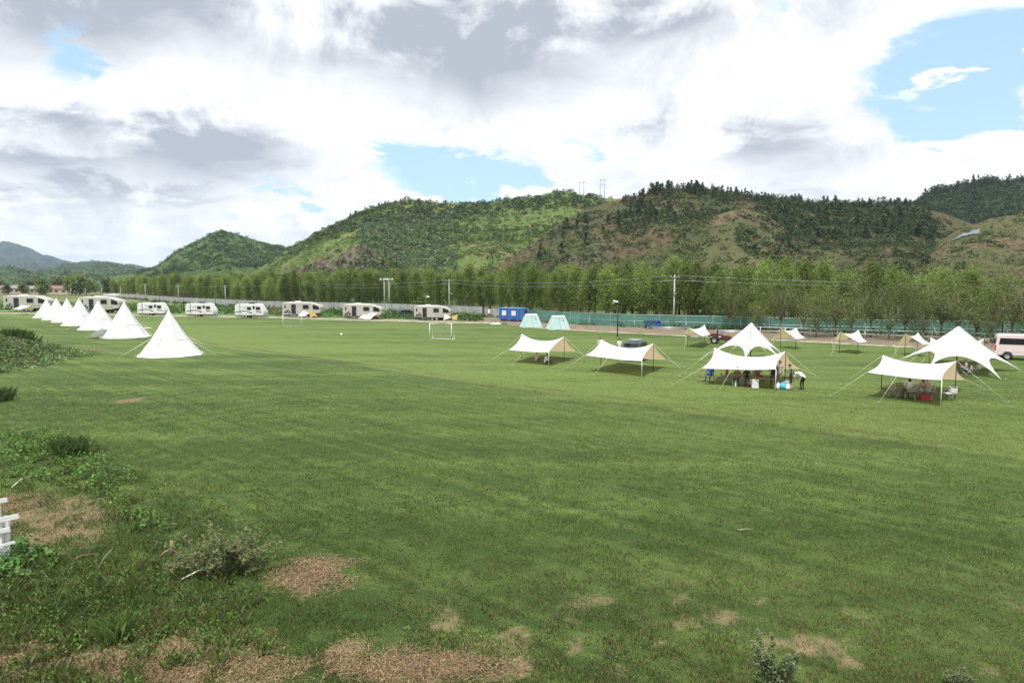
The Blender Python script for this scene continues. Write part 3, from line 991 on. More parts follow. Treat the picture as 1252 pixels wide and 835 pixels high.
def trunk_mesh(h, r0, name='trunk', limbs=7, base=.2, sp=1.2, forks=0):
    mb = MB(); bend = [(RNG.normal() * .10, RNG.normal() * .10) for _ in range(6)]
    pts = []; x = y = 0
    for k in range(6):
        pts.append((x, y, h * k / 5.0 * .96)); x += bend[k][0]; y += bend[k][1]
    mb.tube([(p[0], p[1], p[2] - .15 if i == 0 else p[2]) for i, p in enumerate(pts)], [r0 * (1.15 - .19 * i) for i in range(6)], 7)
    for k in range(limbs):
        f = base + (.92 - base) * (k + .5) / limbs; a = k * 2.4 + RNG.uniform(-.4, .4)
        i = min(int(f * 5), 4); g = f * 5 - i
        p = Vector(pts[i]).lerp(Vector(pts[i + 1]), g); L = sp * (1.15 - f) * RNG.uniform(.8, 1.3)
        d = Vector((math.cos(a), math.sin(a), 1.15))
        mb.tube([p, p + d * L * .5 + Vector((0, 0, .05)), p + d * L + Vector((0, 0, .35 * L))], [r0 * .42 * (1.1 - f), r0 * .28 * (1.1 - f), r0 * .08], 5)
    return mb.mesh(name, M['bark'])


PROTO_P = []
for k in range(8):
    h = 11.0 * RNG.uniform(.88, 1.1); r_ = RNG.uniform(1.05, 1.7); base = RNG.uniform(2.3, 3.9)
    tr = trunk_mesh(h, .15, limbs=9, base=.22, sp=1.3)
    cr = np_mesh('crown', poplar_leaves(h, r_, base, int(48 + r_ * 6), 78, .205), 4, M['poplar_a'] if k % 3 else M['poplar_b'])
    PROTO_P.append((tr, cr))


def tree(protos, x, y, sc, label, group, name, cat='tree', rz=None, szf=1.0):
    tr, cr = protos
    t = thing(name, label, cat, (x, y, gz(x, y) - .05), random.uniform(0, 6.28) if rz is None else rz, group)
    t.scale = (sc * szf, sc * szf, sc)
    obj('trunk', tr, t); obj('crown', cr, t)
    return t


# poplar plantation: three rows that can be told apart, the depth of the wood behind them as one mass
lim = FENCE_ALL.len
for row, (off, step, jit) in enumerate(((7.5, 3.3, .7), (13, 3.4, 1.0), (19, 3.6, 1.2))):
    t = 18 + row * 1.3
    while t < lim - 2:
        p, a = FENCE_ALL(t, off + random.uniform(-jit, jit))
        px, py = px_of(p.x, p.y)
        if -40 < px < 1300 and not (row == 0 and random.random() < .12):
            s = random.uniform(.70, 1.10) * float(np.interp(px, [150, 330, 600, 800, 980, 1100, 1250], [.78, .86, .90, .90, .88, .78, .72]))
            side = 'grey corrugated fence' if px < 612 else ('green mesh fence' if px < 930 else 'white pipe railing')
            lab = ['slender leafy poplar in the front row of the plantation behind the %s',
                   'tall leafy poplar in the middle of the plantation behind the %s',
                   'tall poplar raising its pale top over the plantation behind the %s'][row] % side
            tree(random.choice(PROTO_P), p.x, p.y, s, lab, 'poplars behind the ' + side, 'poplar_tree', szf=random.uniform(.95, 1.25))
        t += step * random.uniform(.75, 1.3)

# depth of the wood
WVt = []; WCt = []; wt = MB()
for off in np.arange(25, 62, 5.5):
    t = 5.0
    while t < lim:
        p, a = FENCE_ALL(t, off + random.uniform(-2, 2)); s = random.uniform(.72, 1.0) * float(np.interp(px_of(p.x, p.y)[0], [150, 330, 600, 980, 1100, 1250], [.76, .83, .85, .82, .74, .68])); h = 11.0 * s
        v = poplar_leaves(h, 1.9 * s, 2.2, 28, 24, .36, .75) + np.array([p.x, p.y, 0])
        tone = np.array([1, 1, 1]) * random.uniform(.6, 1.15) * np.array([random.uniform(.85, 1.1), 1, random.uniform(.8, 1.1)])
        WVt.append(v); WCt.append(np.repeat(tone[None], len(v), 0))
        if off < 44: wt.tube([(p.x, p.y, -.1), (p.x + random.uniform(-.3, .3), p.y, h * .8)], [.15, .05], 5)
        t += 4.2 * random.uniform(.7, 1.4)
M['woodleaf'] = leafy('wood_leaf', (.085, .14, .034), (.155, .215, .055), .35, .6, 'col')
tag(obj('poplar_wood', np_mesh('poplar_wood', np.concatenate(WVt), 4, M['woodleaf'], {'col': np.concatenate(WCt)})),
    'green depth of the poplar plantation behind its front rows', 'wood', kind='stuff')
tag(wt.build('wood_trunks', M['bark']), 'dim trunks inside the poplar plantation', 'wood', kind='stuff')

# undergrowth at the foot of the plantation
UV = []; UC = []
for k in range(2100):
    t = random.uniform(10, lim) if k < 1500 else random.uniform(lim - 62, lim); p, a = FENCE_ALL(t, random.uniform(1.0, 9) if random.random() < .6 else random.uniform(-1.6, -.4))
    px, py = px_of(p.x, p.y)
    r_ = random.uniform(.25, .8) * (1 if px > 560 else 1.2)
    c = RNG.normal(size=(16, 3)); c[:, 2] = np.abs(c[:, 2]); c *= r_ * .5
    v = leaf_quads(c + [p.x, p.y, 0], r_ * .4 * RNG.uniform(.6, 1.3, 16), .5)
    tone = np.array(random.choice([(.05, .09, .025), (.08, .13, .035), (.12, .13, .05)])) * random.uniform(.7, 1.2)
    UV.append(v); UC.append(np.repeat(tone[None], len(v), 0))
# tall growth and reeds of the meadow behind the caravans
for k in range(2600):
    px = random.uniform(-60, 590); p = at(px, np.interp(px, [-60, 60, 200, 330, 507, 590], [374, 376, 379, 382, 387, 390]) + random.uniform(-6, 4))
    r_ = random.uniform(.3, .9)
    c = RNG.normal(size=(14, 3)); c[:, 2] = np.abs(c[:, 2]) * 1.1; c *= r_ * .5
    v = leaf_quads(c + [p.x, p.y, 0], r_ * .4 * RNG.uniform(.6, 1.3, 14), .4)
    reed = (325 < px < 352 and random.random() < .5)
    tone = np.array((.17, .105, .05) if reed else random.choice([(.06, .12, .025), (.09, .155, .03), (.05, .095, .022)])) * random.uniform(.75, 1.2)
    UV.append(v); UC.append(np.repeat(tone[None], len(v), 0))
tag(obj('undergrowth', np_mesh('undergrowth', np.concatenate(UV), 4, M['weed'], {'col': np.concatenate(UC)})),
    'low green undergrowth along the fences and in the meadow', 'undergrowth', kind='stuff')


# loose branching trees in front of the fence on the right
def branchy(h, r_):
    mb = MB(); n0 = 3 + random.randint(0, 1); tips = []
    mb.tube([(0, 0, -.15), (.05, .02, h * .18), (.02, .05, h * .28)], [.14, .11, .10], 7)
    for k in range(n0 + 2):
        a = k * 2 * PI / (n0 + 2) + random.uniform(-.4, .4); L = h * random.uniform(.38, .55)
        p0 = Vector((.02, .05, h * random.uniform(.2, .28)))
        p1 = p0 + Vector((math.cos(a) * r_ * .3, math.sin(a) * r_ * .3, L * .55)); p2 = p1 + Vector((math.cos(a) * r_ * .28, math.sin(a) * r_ * .28, L * .7))
        mb.tube([p0, p1, p2], [.075, .05, .015], 6); tips += [p1, p2]
        for j in range(2):
            b_ = a + random.uniform(-1, 1); q = p1 + Vector((math.cos(b_) * r_ * .35, math.sin(b_) * r_ * .35, L * random.uniform(.2, .55)))
            mb.tube([p1, q], [.035, .01], 5); tips.append(q)
    V = []
    for k in range(random.randint(22, 40)):
        c = np.array(random.choice(tips)) + RNG.normal(size=3) * np.array([.62, .62, .75]) * r_ * .62
        c[2] = max(c[2], h * .24); q = RNG.normal(size=(90, 3)) * np.array([.5, .5, .42])
        V.append(leaf_quads(c + q, .135 * RNG.uniform(.6, 1.3, 90), .35, 1.4))
    return mb.mesh('trunk', M['bark']), np_mesh('crown', np.concatenate(V), 4, M['sapling'])


PROTO_B = [branchy(6.5, 2.2) for _ in range(5)]
for i, (px, d, s) in enumerate([(893, 99, .95), (925, 97, .9), (955, 92, .95), (982, 90, .9), (999, 86, 1.1), (1022, 88, 1.0), (1042, 84, 1.05), (1066, 86, 1.0), (1088, 82, .95), (1108, 84, 1.1), (1130, 80, .9),
                                (1152, 82, 1.05), (1172, 79, 1.0), (1196, 81, 1.05), (1214, 78, .95), (1240, 80, 1.1), (1262, 77, 1.0)]):
    s *= random.uniform(.72, 1.12)
    tree(PROTO_B[i % 5], (px - 626) / F * d, d, s, 'low spreading young tree with several bare forked stems before the green mesh fence', 'forked young trees before the green fence', 'young_tree')

# ------------------------------------------------------------------ pines of the hills
PROTO_N = []
for k in range(5):
    h = 7.5; mb = MB().tube([(0, 0, -.3), (.05, 0, h * .5), (0, .05, h * .97)], [.16, .10, .02], 6); V = []
    rb = RNG.uniform(1.3, 2.0)
    for q in range(34):
        f = RNG.uniform(.10, 1) ** .9; rr = rb * (1 - f) ** 1.05 * RNG.uniform(.3, 1.1) + .06; a = RNG.uniform(0, 2 * PI)
        c = np.array([rr * math.cos(a), rr * math.sin(a), h * f]); n = 16
        V.append(leaf_quads(c + RNG.normal(size=(n, 3)) * np.array([.40, .40, .26]) * (1.15 - .6 * f), .46 * RNG.uniform(.6, 1.3, n), .6, 1.3))
    PROTO_N.append((mb.mesh('trunk', M['bark']), np_mesh('crown', np.concatenate(V), 4, M['pine'])))


def pines(surf, lst, label, group, smin, smax):
    for (u, v) in lst:
        x, y, z = surf(np.array([u]), np.array([v])); s = random.uniform(smin, smax)
        tr, cr = random.choice(PROTO_N)
        t = thing('pine_tree', label, 'tree', (float(x[0]), float(y[0]), float(z[0]) - .3), random.uniform(0, 6), group)
        q = random.uniform(1.2, 1.8); t.scale = (s * q, s * q, s)
        obj('trunk', tr, t); obj('crown', cr, t)


def ridge_list(u0, u1, n, v0, v1): return [(random.uniform(u0, u1), random.uniform(v0, v1)) for _ in range(n)]


pines(S_brown, ridge_list(772, 860, 34, .93, 1.0) + [(u, .98) for u in (800, 807, 813, 818, 825, 832, 838, 846, 855)], 'dark upright pine on the summit of the dry brown hill', 'pines on the summit of the brown hill', .48, .85)
pines(S_brown, ridge_list(860, 1130, 95, .90, 1.02), 'dark pine on the long skyline of the dry brown hill', 'pines along the skyline of the brown hill', .35, .66)
pines(S_brown, ridge_list(650, 830, 34, .55, .92), 'dark round pine on the upper slope of the brown hill facing the camp', 'pines on the upper slope of the brown hill', .45, .85)
pines(S_brown, ridge_list(930, 1140, 40, .5, .9), 'dark pine in the wooded hollow on the flank of the brown hill', 'pines in the hollow of the brown hill', .5, .95)
pines(S_sun, ridge_list(425, 560, 36, .93, 1.0), 'small dark pine on the skyline of the bright green hill', 'pines along the skyline of the green hill', .28, .5)
pines(S_far, ridge_list(1120, 1300, 40, .93, 1.0), 'dark pine on the far wooded ridge beyond the grassy hill', 'pines on the far wooded ridge', .6, 1.0)

# plastic sheeting laid on the hillside
for (u0, u1, v0, v1, lab) in ((1160, 1192, .62, .78, 'long pale plastic sheet laid across the grassy hillside'), ):
    mb = MB(); vs = []; fs = []; n = 12
    us = np.linspace(u0, u1, n); 
    for i, u in enumerate(us):
        for k in range(4):
            x, y, z = S_near(np.array([u]), np.array([.84 + (.02 + .05 * min(1, i / 4)) * k / 3 + .008 * math.sin(i * 1.7)]))
            vs.append((float(x[0]), float(y[0]), float(z[0]) + .45 + .06 * math.sin(i * 2.1 + k)))
    for i in range(n - 1):
        for k in range(3): fs.append((i * 4 + k, (i + 1) * 4 + k, (i + 1) * 4 + k + 1, i * 4 + k + 1))
    tag(mb.add(vs, fs, 0, True).build('plastic_sheet', M['sheet']), lab, 'sheeting')


# ------------------------------------------------------------------ fences
def sheetvar(name, c, var=.14, rough=.6):
    m, b, out = new_mat(name)
    g = nd('ShaderNodeNewGeometry'); t = nd('ShaderNodeTexCoord').outputs['Object']
    f = X(g.outputs['Random Per Island']) * (2 * var) + (1 - var)
    lk(mulc(c, f * (noise(t, .8, 5, .6) * .5 + .75)), b.inputs['Base Color']); b.inputs['Roughness'].default_value = rough
    return m


M['greysheet'] = sheetvar('grey_corrugated_sheet', (.30, .31, .29), .12)
M['greensheet'] = sheetvar('green_mesh_panel', (.07, .20, .15), .16)


def fence(name, label, pts, h, mat, step, post_every, post_mat, post_over, rails=(), braces=False, z0=.05, joint=.03):
    L = Line(pts); root = thing(name, label, 'fence', L(0)[0])
    o = L(0)[0]; mb = MB(); t = 0
    while t < L.len - .2:
        t2 = min(t + step, L.len); a, _ = L(t + joint / 2); b, _ = L(t2 - joint / 2); d = (b - a).normalized(); n = Vector((-d.y, d.x, 0)) * .02
        hh = h + random.uniform(-.04, .04); za, zb = gz(a.x, a.y), gz(b.x, b.y)
        q = []
        for s in (-1, 1):
            for p, zz in ((a, za), (b, zb)):
                q += [p + n * s + Vector((0, 0, zz + z0)) - o, p + n * s + Vector((0, 0, zz + hh)) - o]
        mb.add(q, [(0, 2, 3, 1), (4, 5, 7, 6), (0, 1, 5, 4), (2, 6, 7, 3), (1, 3, 7, 5), (0, 4, 6, 2)])
        t = t2
    mb.build('sheet_panel', mat, root)
    pm = None
    k = 0; t = 0
    while t < L.len:
        p, a = L(t, -.07)
        if pm is None: pm = MB().box((0, 0, (h + post_over) / 2), (.08, .08, h + post_over)).mesh('post', post_mat)
        c = obj('post', pm, root); c.location = p - o + Vector((0, 0, gz(p.x, p.y))); c.rotation_euler = (0, 0, a)
        if braces and k % 2 == 0:
            bmesh_ = bpy.data.meshes.get('brace') or MB().tube([(0, 0, h * .8), (.35, -1.1, .02)], .03, 6).mesh('brace', post_mat)
            c2 = obj('brace', bmesh_, root); c2.location = c.location; c2.rotation_euler = (0, 0, a)
        t += post_every; k += 1
    for rz_ in rails:
        mb = MB(); q = []
        for t in np.arange(0, L.len + .01, 3.0):
            p, a = L(min(t, L.len), -.04); q.append(p - o + Vector((0, 0, gz(p.x, p.y) + rz_)))
        mb.tube(q, .035, 5); mb.build('rail', post_mat, root)
    return root


fence('corrugated_fence', 'long pale grey corrugated metal fence between the caravans and the poplars', GREY_L, 2.0, M['greysheet'], 1.0, 6.0, M['trim'], .05)
fence('corrugated_fence', 'short lower stretch of grey metal fence left of the blue cabin', GREY_S, 1.7, M['greysheet'], .9, 2.4, M['trim'], .1)
fence('mesh_fence', 'long green mesh construction fence with posts along the bare earth strip', GREEN_L, 2.0, M['greensheet'], 2.0, 4.0, M['steel'], .25, (.95, 1.95), True)
# a red and white notice on the short grey stretch
p, a = Line(GREY_S)(1.6, -.14)
t = thing('notice_board', 'small white notice board with red border on the grey fence', 'sign', (p.x, p.y, 0), a)
MB().box((0, 0, 1.15), (.9, .03, 1.0)).build('board', M['white'], t)
fr = MB()
for c, d in (((0, -.02, 1.63), (.9, .02, .09)), ((0, -.02, .68), (.9, .02, .09)), ((-.4, -.02, 1.15), (.09, .02, .86)), ((.4, -.02, 1.15), (.09, .02, .86))): fr.box(c, d)
fr.build('border', M['red'], t)

# white pipe rails before the green fence
pts = [dep(px, 400, d) for px, d in ((925, 91), (1000, 87.5), (1080, 84), (1170, 80.5), (1262, 77))]
L = Line([Vector((p.x, p.y, 0)) for p in pts])
t = thing('pipe_railing', 'low white pipe railing running under the young trees', 'railing', L(0)[0]); o = L(0)[0]
for zr in (.55, 1.05):
    MB().tube([L(q)[0] - o + Vector((0, 0, zr + random.uniform(-.03, .03))) for q in np.linspace(0, L.len, 14)], .04, 6).build('rail', M['offwhite'], t)
pm = MB().tube([(0, 0, -.1), (0, 0, 1.1)], .045, 6).mesh('post', M['offwhite'])
for q in np.arange(.5, L.len, 3.1): obj('post', pm, t).location = L(q)[0] - o
# bundles of pipe lying on the earth strip
for (px, py, L_, lab) in ((818, 402.5, 5.5, 'bundle of grey pipes lying beside the tall concrete pole'), (900, 406.5, 5.0, 'bundle of pale pipes lying behind the white star tent')):
    c = at(px, py); t = thing('pipe_bundle', lab, 'pipes', c, -.25)
    for k in range(9):
        MB().tube([(-L_ / 2 + random.uniform(-.4, .4), .17 * (k % 5) - .35, .1 + .16 * (k // 5)), (L_ / 2 + random.uniform(-.4, .4), .17 * (k % 5) - .35 + random.uniform(-.1, .1), .1 + .16 * (k // 5))], .08, 7).build('pipe', M['steel'], t)


# ------------------------------------------------------------------ poles and cables
def utility_pole(px, topy, d, label, group=None, arm=1.3, r0=.15):
    top = dep(px, topy, d); t = thing('utility_pole', label, 'pole', (top.x, d, gz(top.x, d)), 0, group); h = top.z
    MB().tube([(0, 0, -.2), (0, 0, h * .5), (0, 0, h)], [r0, r0 * .82, r0 * .62], 10).build('shaft', M['concrete'], t)
    MB().box((0, -.12, h - .35), (arm, .08, .08)).build('crossarm', M['steel'], t)
    for s in (-.45, 0, .45):
        MB().lathe([(.0, 0), (.06, .0), (.03, .08), (.06, .12), (.02, .2), (0, .2)], (arm * s, -.12, h - .31), 8).build('insulator', M['offwhite'], t)
    return t, top


tall, tt = utility_pole(825, 336, 104, 'tall concrete utility pole standing alone before the green fence')
MB().box((0, -.2, 5.3), (.3, .25, .45)).build('junction_box', M['trim'], tall)
p549, t549 = utility_pole(549, 341.5, 146, 'concrete utility pole behind the caravan nearest the blue cabin')
MB().box((.3, -.2, 4.6), (.7, .2, .3)).build('camera_box', M['trim'], p549)
p366, t366 = utility_pole(366, 345, 186, 'grey utility pole behind the caravan with the orange flysheet', None, 1.6)
poles_far = []
for px, ty, d, lab in ((275, 349, 205, 'grey utility pole behind the right-hand small white caravan'), (217.5, 349, 238, 'grey utility pole rising between two small white caravans'),
                       (177, 347, 262, 'grey utility pole above the small white caravan nearest the tepees'), (147, 351, 300, 'thin pale utility pole beside the white-roofed stall'), (124, 352, 320, 'thin pale utility pole left of the white-roofed stall'),
                       (104, 353, 340, 'thin pale utility pole among the dark far trees'), (86, 352, 350, 'thin pale utility pole beside the red-roofed houses')):
    poles_far.append(utility_pole(px, ty, d, lab, None, 1.4, .17))
# a pair of floodlight masts
for px, lab in ((469.5, 'left floodlight mast of the pair before the poplars'), (475.5, 'right floodlight mast of the pair before the poplars')):
    d = 163; top = dep(px, 342, d); t = thing('floodlight_mast', lab, 'mast', (top.x, d, 0)); h = top.z
    MB().tube([(0, 0, -.2), (0, 0, h)], [.14, .09], 8).build('shaft', M['concrete'], t)
    MB().box((0, 0, h - .1), (2.0, .1, .1)).build('crossarm', M['steel'], t)
    for s in (-.8, 0, .8): MB().box((s, -.14, h + .12), (.42, .16, .36), 0, None, .03).build('floodlight', M['offwhite'], t)


def cable(a, b, sag, label):
    q = []
    for k in range(17):
        f = k / 16; p = a.lerp(b, f); p.z -= sag * 4 * f * (1 - f); q.append(p)
    tag(MB().tube(q, .017, 5).build('power_cable', M['steel']), label, 'cable')


right_end = dep(1420, 349, 92); right_end2 = dep(1420, 352, 92)
cable(tt + Vector((.5, -.12, -.12)), right_end, .5, 'upper cable running right from the tall concrete pole')
cable(tt + Vector((-.5, -.12, -.8)), right_end2, .5, 'lower cable running right from the tall concrete pole')
cable(t549 + Vector((.5, -.12, -.12)), tt + Vector((-.5, -.12, -.12)), .9, 'upper cable between the tall concrete pole and the pole by the caravan')
cable(t549 + Vector((.0, -.12, -.8)), tt + Vector((0, -.12, -.8)), .9, 'lower cable between the tall concrete pole and the pole by the caravan')
cable(t366 + Vector((.5, -.12, -.12)), t549 + Vector((-.5, -.12, -.12)), .8, 'upper cable passing above the grey corrugated fence behind the floodlight masts')
cable(t366 + Vector((.0, -.12, -.9)), t549 + Vector((-.2, -.12, -.9)), .8, 'lower cable passing above the grey corrugated fence behind the floodlight masts')
cable(poles_far[0][1] + Vector((.4, -.12, -.12)), t366 + Vector((-.5, -.12, -.12)), .5, 'cable behind the three beige caravans and the small white ones')
cable(poles_far[1][1] + Vector((.4, -.12, -.12)), poles_far[0][1] + Vector((-.4, -.12, -.12)), .4, 'cable above the middle small white caravan')
cable(poles_far[2][1] + Vector((.4, -.12, -.12)), poles_far[1][1] + Vector((-.4, -.12, -.12)), .4, 'cable above the small white caravan nearest the tepees')


def lamp_post(px, topy, d, label, side=-1, head=True):
    top = dep(px, topy, d); t = thing('lamp_post', label, 'street lamp', (top.x, d, gz(top.x, d))); h = top.z
    MB().tube([(0, 0, -.1), (0, 0, h)], [.075, .05], 8).build('pole', M['dark'], t)
    MB().box((0, 0, .02), (.3, .3, .04)).build('base_plate', M['dark'], t)
    if head:
        MB().tube([(0, 0, h - .35), (.5 * side, 0, h - .2)], .03, 6).build('arm', M['dark'], t)
        MB().box((.55 * side, 0, h - .2), (.36, .16, .07), 0, Matrix.Rotation(.12 * side, 4, 'Y') if False else None, .03).build('lamp_head', M['offwhite'], t)
        mt = Matrix.Translation((.3 * side, 0, h + .05)) @ Matrix.Rotation(R(25), 4, 'X') @ Matrix.Rotation(R(-12 * side), 4, 'Y')
        MB().box((0, 0, 0), (.62, .36, .04), 0, mt).build('solar_panel', M['offwhite'], t)
    return t


lamp_post(755.5, 369, 88, 'black solar lamp post standing on the grass behind the people')
lamp_post(1227.5, 377, 84, 'black solar lamp post behind the pale pink van', -1)
lamp_post(525, 363, 137, 'thin dark lamp post behind the caravan nearest the blue cabin', -1)
for px, ty, d, lab in ((194.5, 356, 168, 'thin dark post behind the small white caravan nearest the tepees'), (223.5, 356, 165, 'thin dark post left of the middle small white caravan'), (262.5, 354, 150, 'thin dark post right of the middle small white caravan'),
                       (313, 360, 152, 'thin dark post behind the right-hand small white caravan'), (388.5, 357, 150, 'thin dark post behind the caravan with the orange flysheet')):
    lamp_post(px, ty, d, lab, -1, False)

# power masts on the ridge
for px, py, by, d, hgt, lab in ((711, 222, 240, 500, 0, 'small twin-legged power mast on the skyline left of the pair'), (736.5, 219, 243, 500, 1, 'taller twin-legged power mast on the skyline near the pines')):
    b0 = dep(px, by, d); tp = dep(px, py, d); h = tp.z - b0.z; t = thing('power_mast', lab, 'mast', b0)
    for s in (-1.6, 1.6): MB().tube([(s, 0, -3), (s, 0, h)], [.28, .2], 6).build('leg', M['concrete'], t)
    MB().box((0, -.3, h - .7), (5.6 if hgt == 0 else 4.2, .25, .3)).build('crossarm', M['steel'], t)
    if hgt: MB().box((0, -.3, h * .72), (3.2, .25, .3)).build('brace', M['steel'], t)

# ------------------------------------------------------------------ the village on the far left
def house(px, by, d, L_, W_, h, roofm, label, rz=0.1):
    c = at(px, by); c = dep(px, by, d); t = thing('village_house', label, 'house', (c.x, d, 0), rz)
    MB().box((0, 0, h / 2 - .1), (L_, W_, h + .2)).build('wall', M['brick'], t)
    rf = MB().prism([(-W_ / 2 - .4, h - .15), (0, h + 1.7), (W_ / 2 + .4, h - .15)], -L_ / 2 - .4, L_ / 2 + .4)
    o = rf.build('roof', roofm, t); o.rotation_euler = (0, 0, PI / 2)
    for k in range(int(L_ // 4)):
        x = -L_ / 2 + 2 + k * 4
        MB().box((x, -W_ / 2 - .02, h * .5), (1.5, .06, 1.3)).build('window', M['glass'], t)
    MB().box((L_ / 2 - 1.2, -W_ / 2 - .02, 1.0), (1.1, .06, 2.0)).build('door', M['wood'], t)


house(64, 357, 420, 10, 7, 3.2, M['roofred'], 'low house with a faded red roof left of its red-roofed neighbour')
house(79, 357, 415, 10, 7, 3.2, M['roofred'], 'low house with a faded red roof beside the dark trees')
house(40, 357, 430, 9, 7, 3.0, M['roofgrey'], 'low grey-roofed house between a round tree and the red roofs')
house(18, 357, 425, 14, 7, 3.4, M['roofgrey'], 'long low grey-roofed house beyond the long caravan')
house(-8, 357, 420, 12, 7, 3.2, M['roofred'], 'low red-roofed house at the far left edge of the village')
# trees about the village
PROTO_V = []
for k in range(4):
    h = 7.0; V = []
    for q in range(40):
        a = RNG.uniform(0, 2 * PI); f = RNG.uniform(0, 1); rr = 3.0 * math.sin(PI * (.12 + .8 * f)) * RNG.uniform(.3, 1)
        c = np.array([rr * math.cos(a), rr * math.sin(a), 1.2 + (h - 1.2) * f])
        V.append(leaf_quads(c + RNG.normal(size=(16, 3)) * .7, .75 * RNG.uniform(.6, 1.3, 16), .4))
    PROTO_V.append((trunk_mesh(6.0, .2, limbs=6, sp=1.5), np_mesh('crown', np.concatenate(V), 4, M['poplar_b'] if k % 2 else M['sapling'])))
for i, (px, d, s, lab) in enumerate([(11, 390, .75, 'round dark tree before the long grey-roofed house'), (29, 395, .8, 'leafy tree between the grey-roofed houses'), (36, 440, 1.1, 'taller dark tree behind the grey-roofed house'), (54, 375, 1.2, 'yellow-green spreading tree left of the red roofs'),
                                (72, 440, 1.25, 'pale green tree behind the gap between the red roofs'), (89, 380, 1.4, 'dark dense tree right of the red roofs'), (98, 375, 1.5, 'tall dark dense tree beside the thin pale poles'), (46, 450, 1.0, 'low tree behind the village roofs'),
                                (3, 450, 1.0, 'dark tree at the left edge behind the village'), (110, 420, 1.2, 'bushy tree behind the thin pale poles'), (133, 400, 1.2, 'bushy tree behind the white-roofed stall')]):
    tree(PROTO_V[i % 4], (px - 626) / F * d, d, s, lab, None, 'village_tree')
FV = []; FC = []
for k in range(330):
    px = random.uniform(-60, 300); d = random.uniform(430, 640); s = random.uniform(2, 4.2)
    x = (px - 626) / F * d
    c = RNG.normal(size=(20, 3)) * s * .55; c[:, 2] = np.abs(c[:, 2]) * 1.2 + .3
    v = leaf_quads(c + [x, d, 0], s * .42 * RNG.uniform(.6, 1.3, 20), .4); tone = np.array((.055, .10, .03)) * random.uniform(.6, 1.6)
    FV.append(v); FC.append(np.repeat(tone[None], len(v), 0))
tag(obj('valley_wood', np_mesh('valley_wood', np.concatenate(FV), 4, M['scrub'], {'col': np.concatenate(FC)})), 'far mixed trees filling the valley floor beyond the village', 'wood', kind='stuff')
# ------------------------------------------------------------------ caravans
def wheel(parent, x, y, r, w=.22, rimmat='rim', name='wheel'):
    o = MB().lathe([(r * .55, -w / 2), (r * .92, -w / 2), (r, -w * .3), (r, w * .3), (r * .92, w / 2), (r * .55, w / 2), (r * .55, -w / 2)], (x, y, r), 20, 0, 'y').build(name, M['black'], parent)
    rm = MB().lathe([(0, -w * .36), (r * .2, -w * .40), (r * .5, -w * .30), (r * .57, -w * .46), (r * .57, w * .46), (r * .5, w * .3), (0, w * .34)], (x, y, r), 16, 0, 'y').build('rim', M[rimmat], o)
    return o


def big_caravan():
    t = thing('caravan', 'x', 'caravan', (0, 0, 0), 0, 'beige caravans parked along the track'); L = 6.6; W = 2.3; x0 = -L / 2
    body = [(x0, .62), (x0, 2.72), (x0 + .08, 2.8), (L / 2 - 1.9, 2.8), (L / 2 - .35, 2.28), (L / 2 - .08, 1.95), (L / 2, 1.2), (L / 2 - .1, .9), (L / 2 - .9, .75), (L / 2 - 1.5, .62)]
    MB().prism(body, -W / 2, W / 2, 0, .05).build('body', M['beige'], t)
    ch = MB().box((-.5, 0, .52), (L - 1.2, W - .3, .2)); ch.box((L / 2 - .7, 0, .62), (1.2, .5, .1)); ch.build('chassis', M['black'], t)
    MB().box((-.7, 0, 2.83), (L - 2.6, W - .3, .06), 0, None, .02).build('roof_edge', M['white'], t)
    MB().box((-1.0, .2, 2.95), (.9, .7, .22), 0, None, .05).build('roof_vent', M['offwhite'], t)
    yf = -W / 2
    nose = [(L / 2 - 1.35, 1.55), (L / 2 - 1.35, 2.35), (L / 2 - 1.2, 2.42), (L / 2 - .38, 2.1), (L / 2 - .2, 1.6), (L / 2 - .3, 1.5)]
    MB().prism(nose, yf - .025, yf + .02).build('nose_window', M['glass'], t)
    w_ = MB().box((.75, yf - .008, 2.0), (.95, .05, .72), 0, None, .02).build('window', M['glass'], t)
    fr = MB()
    for c, d in (((.75, yf - .02, 2.39), (1.07, .05, .06)), ((.75, yf - .02, 1.61), (1.07, .05, .06)), ((.24, yf - .02, 2.0), (.06, .05, .72)), ((1.26, yf - .02, 2.0), (.06, .05, .72))): fr.box(c, d)
    fr.build('frame', M['trim'], w_)
    d_ = MB().box((-1.35, yf - .01, 1.58), (.78, .05, 1.82), 0, None, .02).build('door', M['dark'], t)
    MB().box((-1.06, yf - .06, 1.5), (.05, .05, .22)).build('handle', M['steel'], d_)
    MB().box((-1.35, yf - .3, .5), (.8, .45, .06)).build('step', M['trim'], t)
    MB().box((x0 + .5, yf - .008, 2.05), (.22, .05, .62), 0, None, .02).build('rear_window', M['glass'], t)
    g = MB()
    for pl in ([(-3.1, .72), (-2.75, 1.38), (-2.6, 1.2), (-2.86, .72)], [(-2.75, .72), (-2.3, 1.62), (-2.15, 1.35), (-2.5, .72)], [(-2.32, .72), (-2.02, 1.3), (-1.85, 1.0), (-2.1, .72)]):
        g.prism(pl, yf - .012, yf + .01)
    g.build('mountain_graphic', M['dark'], t)
    MB().box((1.4, yf - .004, 1.05), (1.7, .03, .10)).build('lettering_band', M['trim'], t)
    for s in (-1, 1):
        for x in (.0, .82): wheel(t, x, s * (W / 2 - .16), .36)
    for x in (-2.7, 2.2):
        for s in (-.8, .8): MB().box((x, s, .3), (.09, .09, .62)).build('jack_leg', M['steel'], t)
    return t


def place_px(root, px, py, sc, rz, label, first):
    p = at(px, py)
    if first:
        root.location = (p.x, p.y, gz(p.x, p.y)); root.rotation_euler = (0, 0, rz); root.scale = sc; root['label'] = label
        return root
    return dup(root, (p.x, p.y, gz(p.x, p.y)), rz, sc, label)


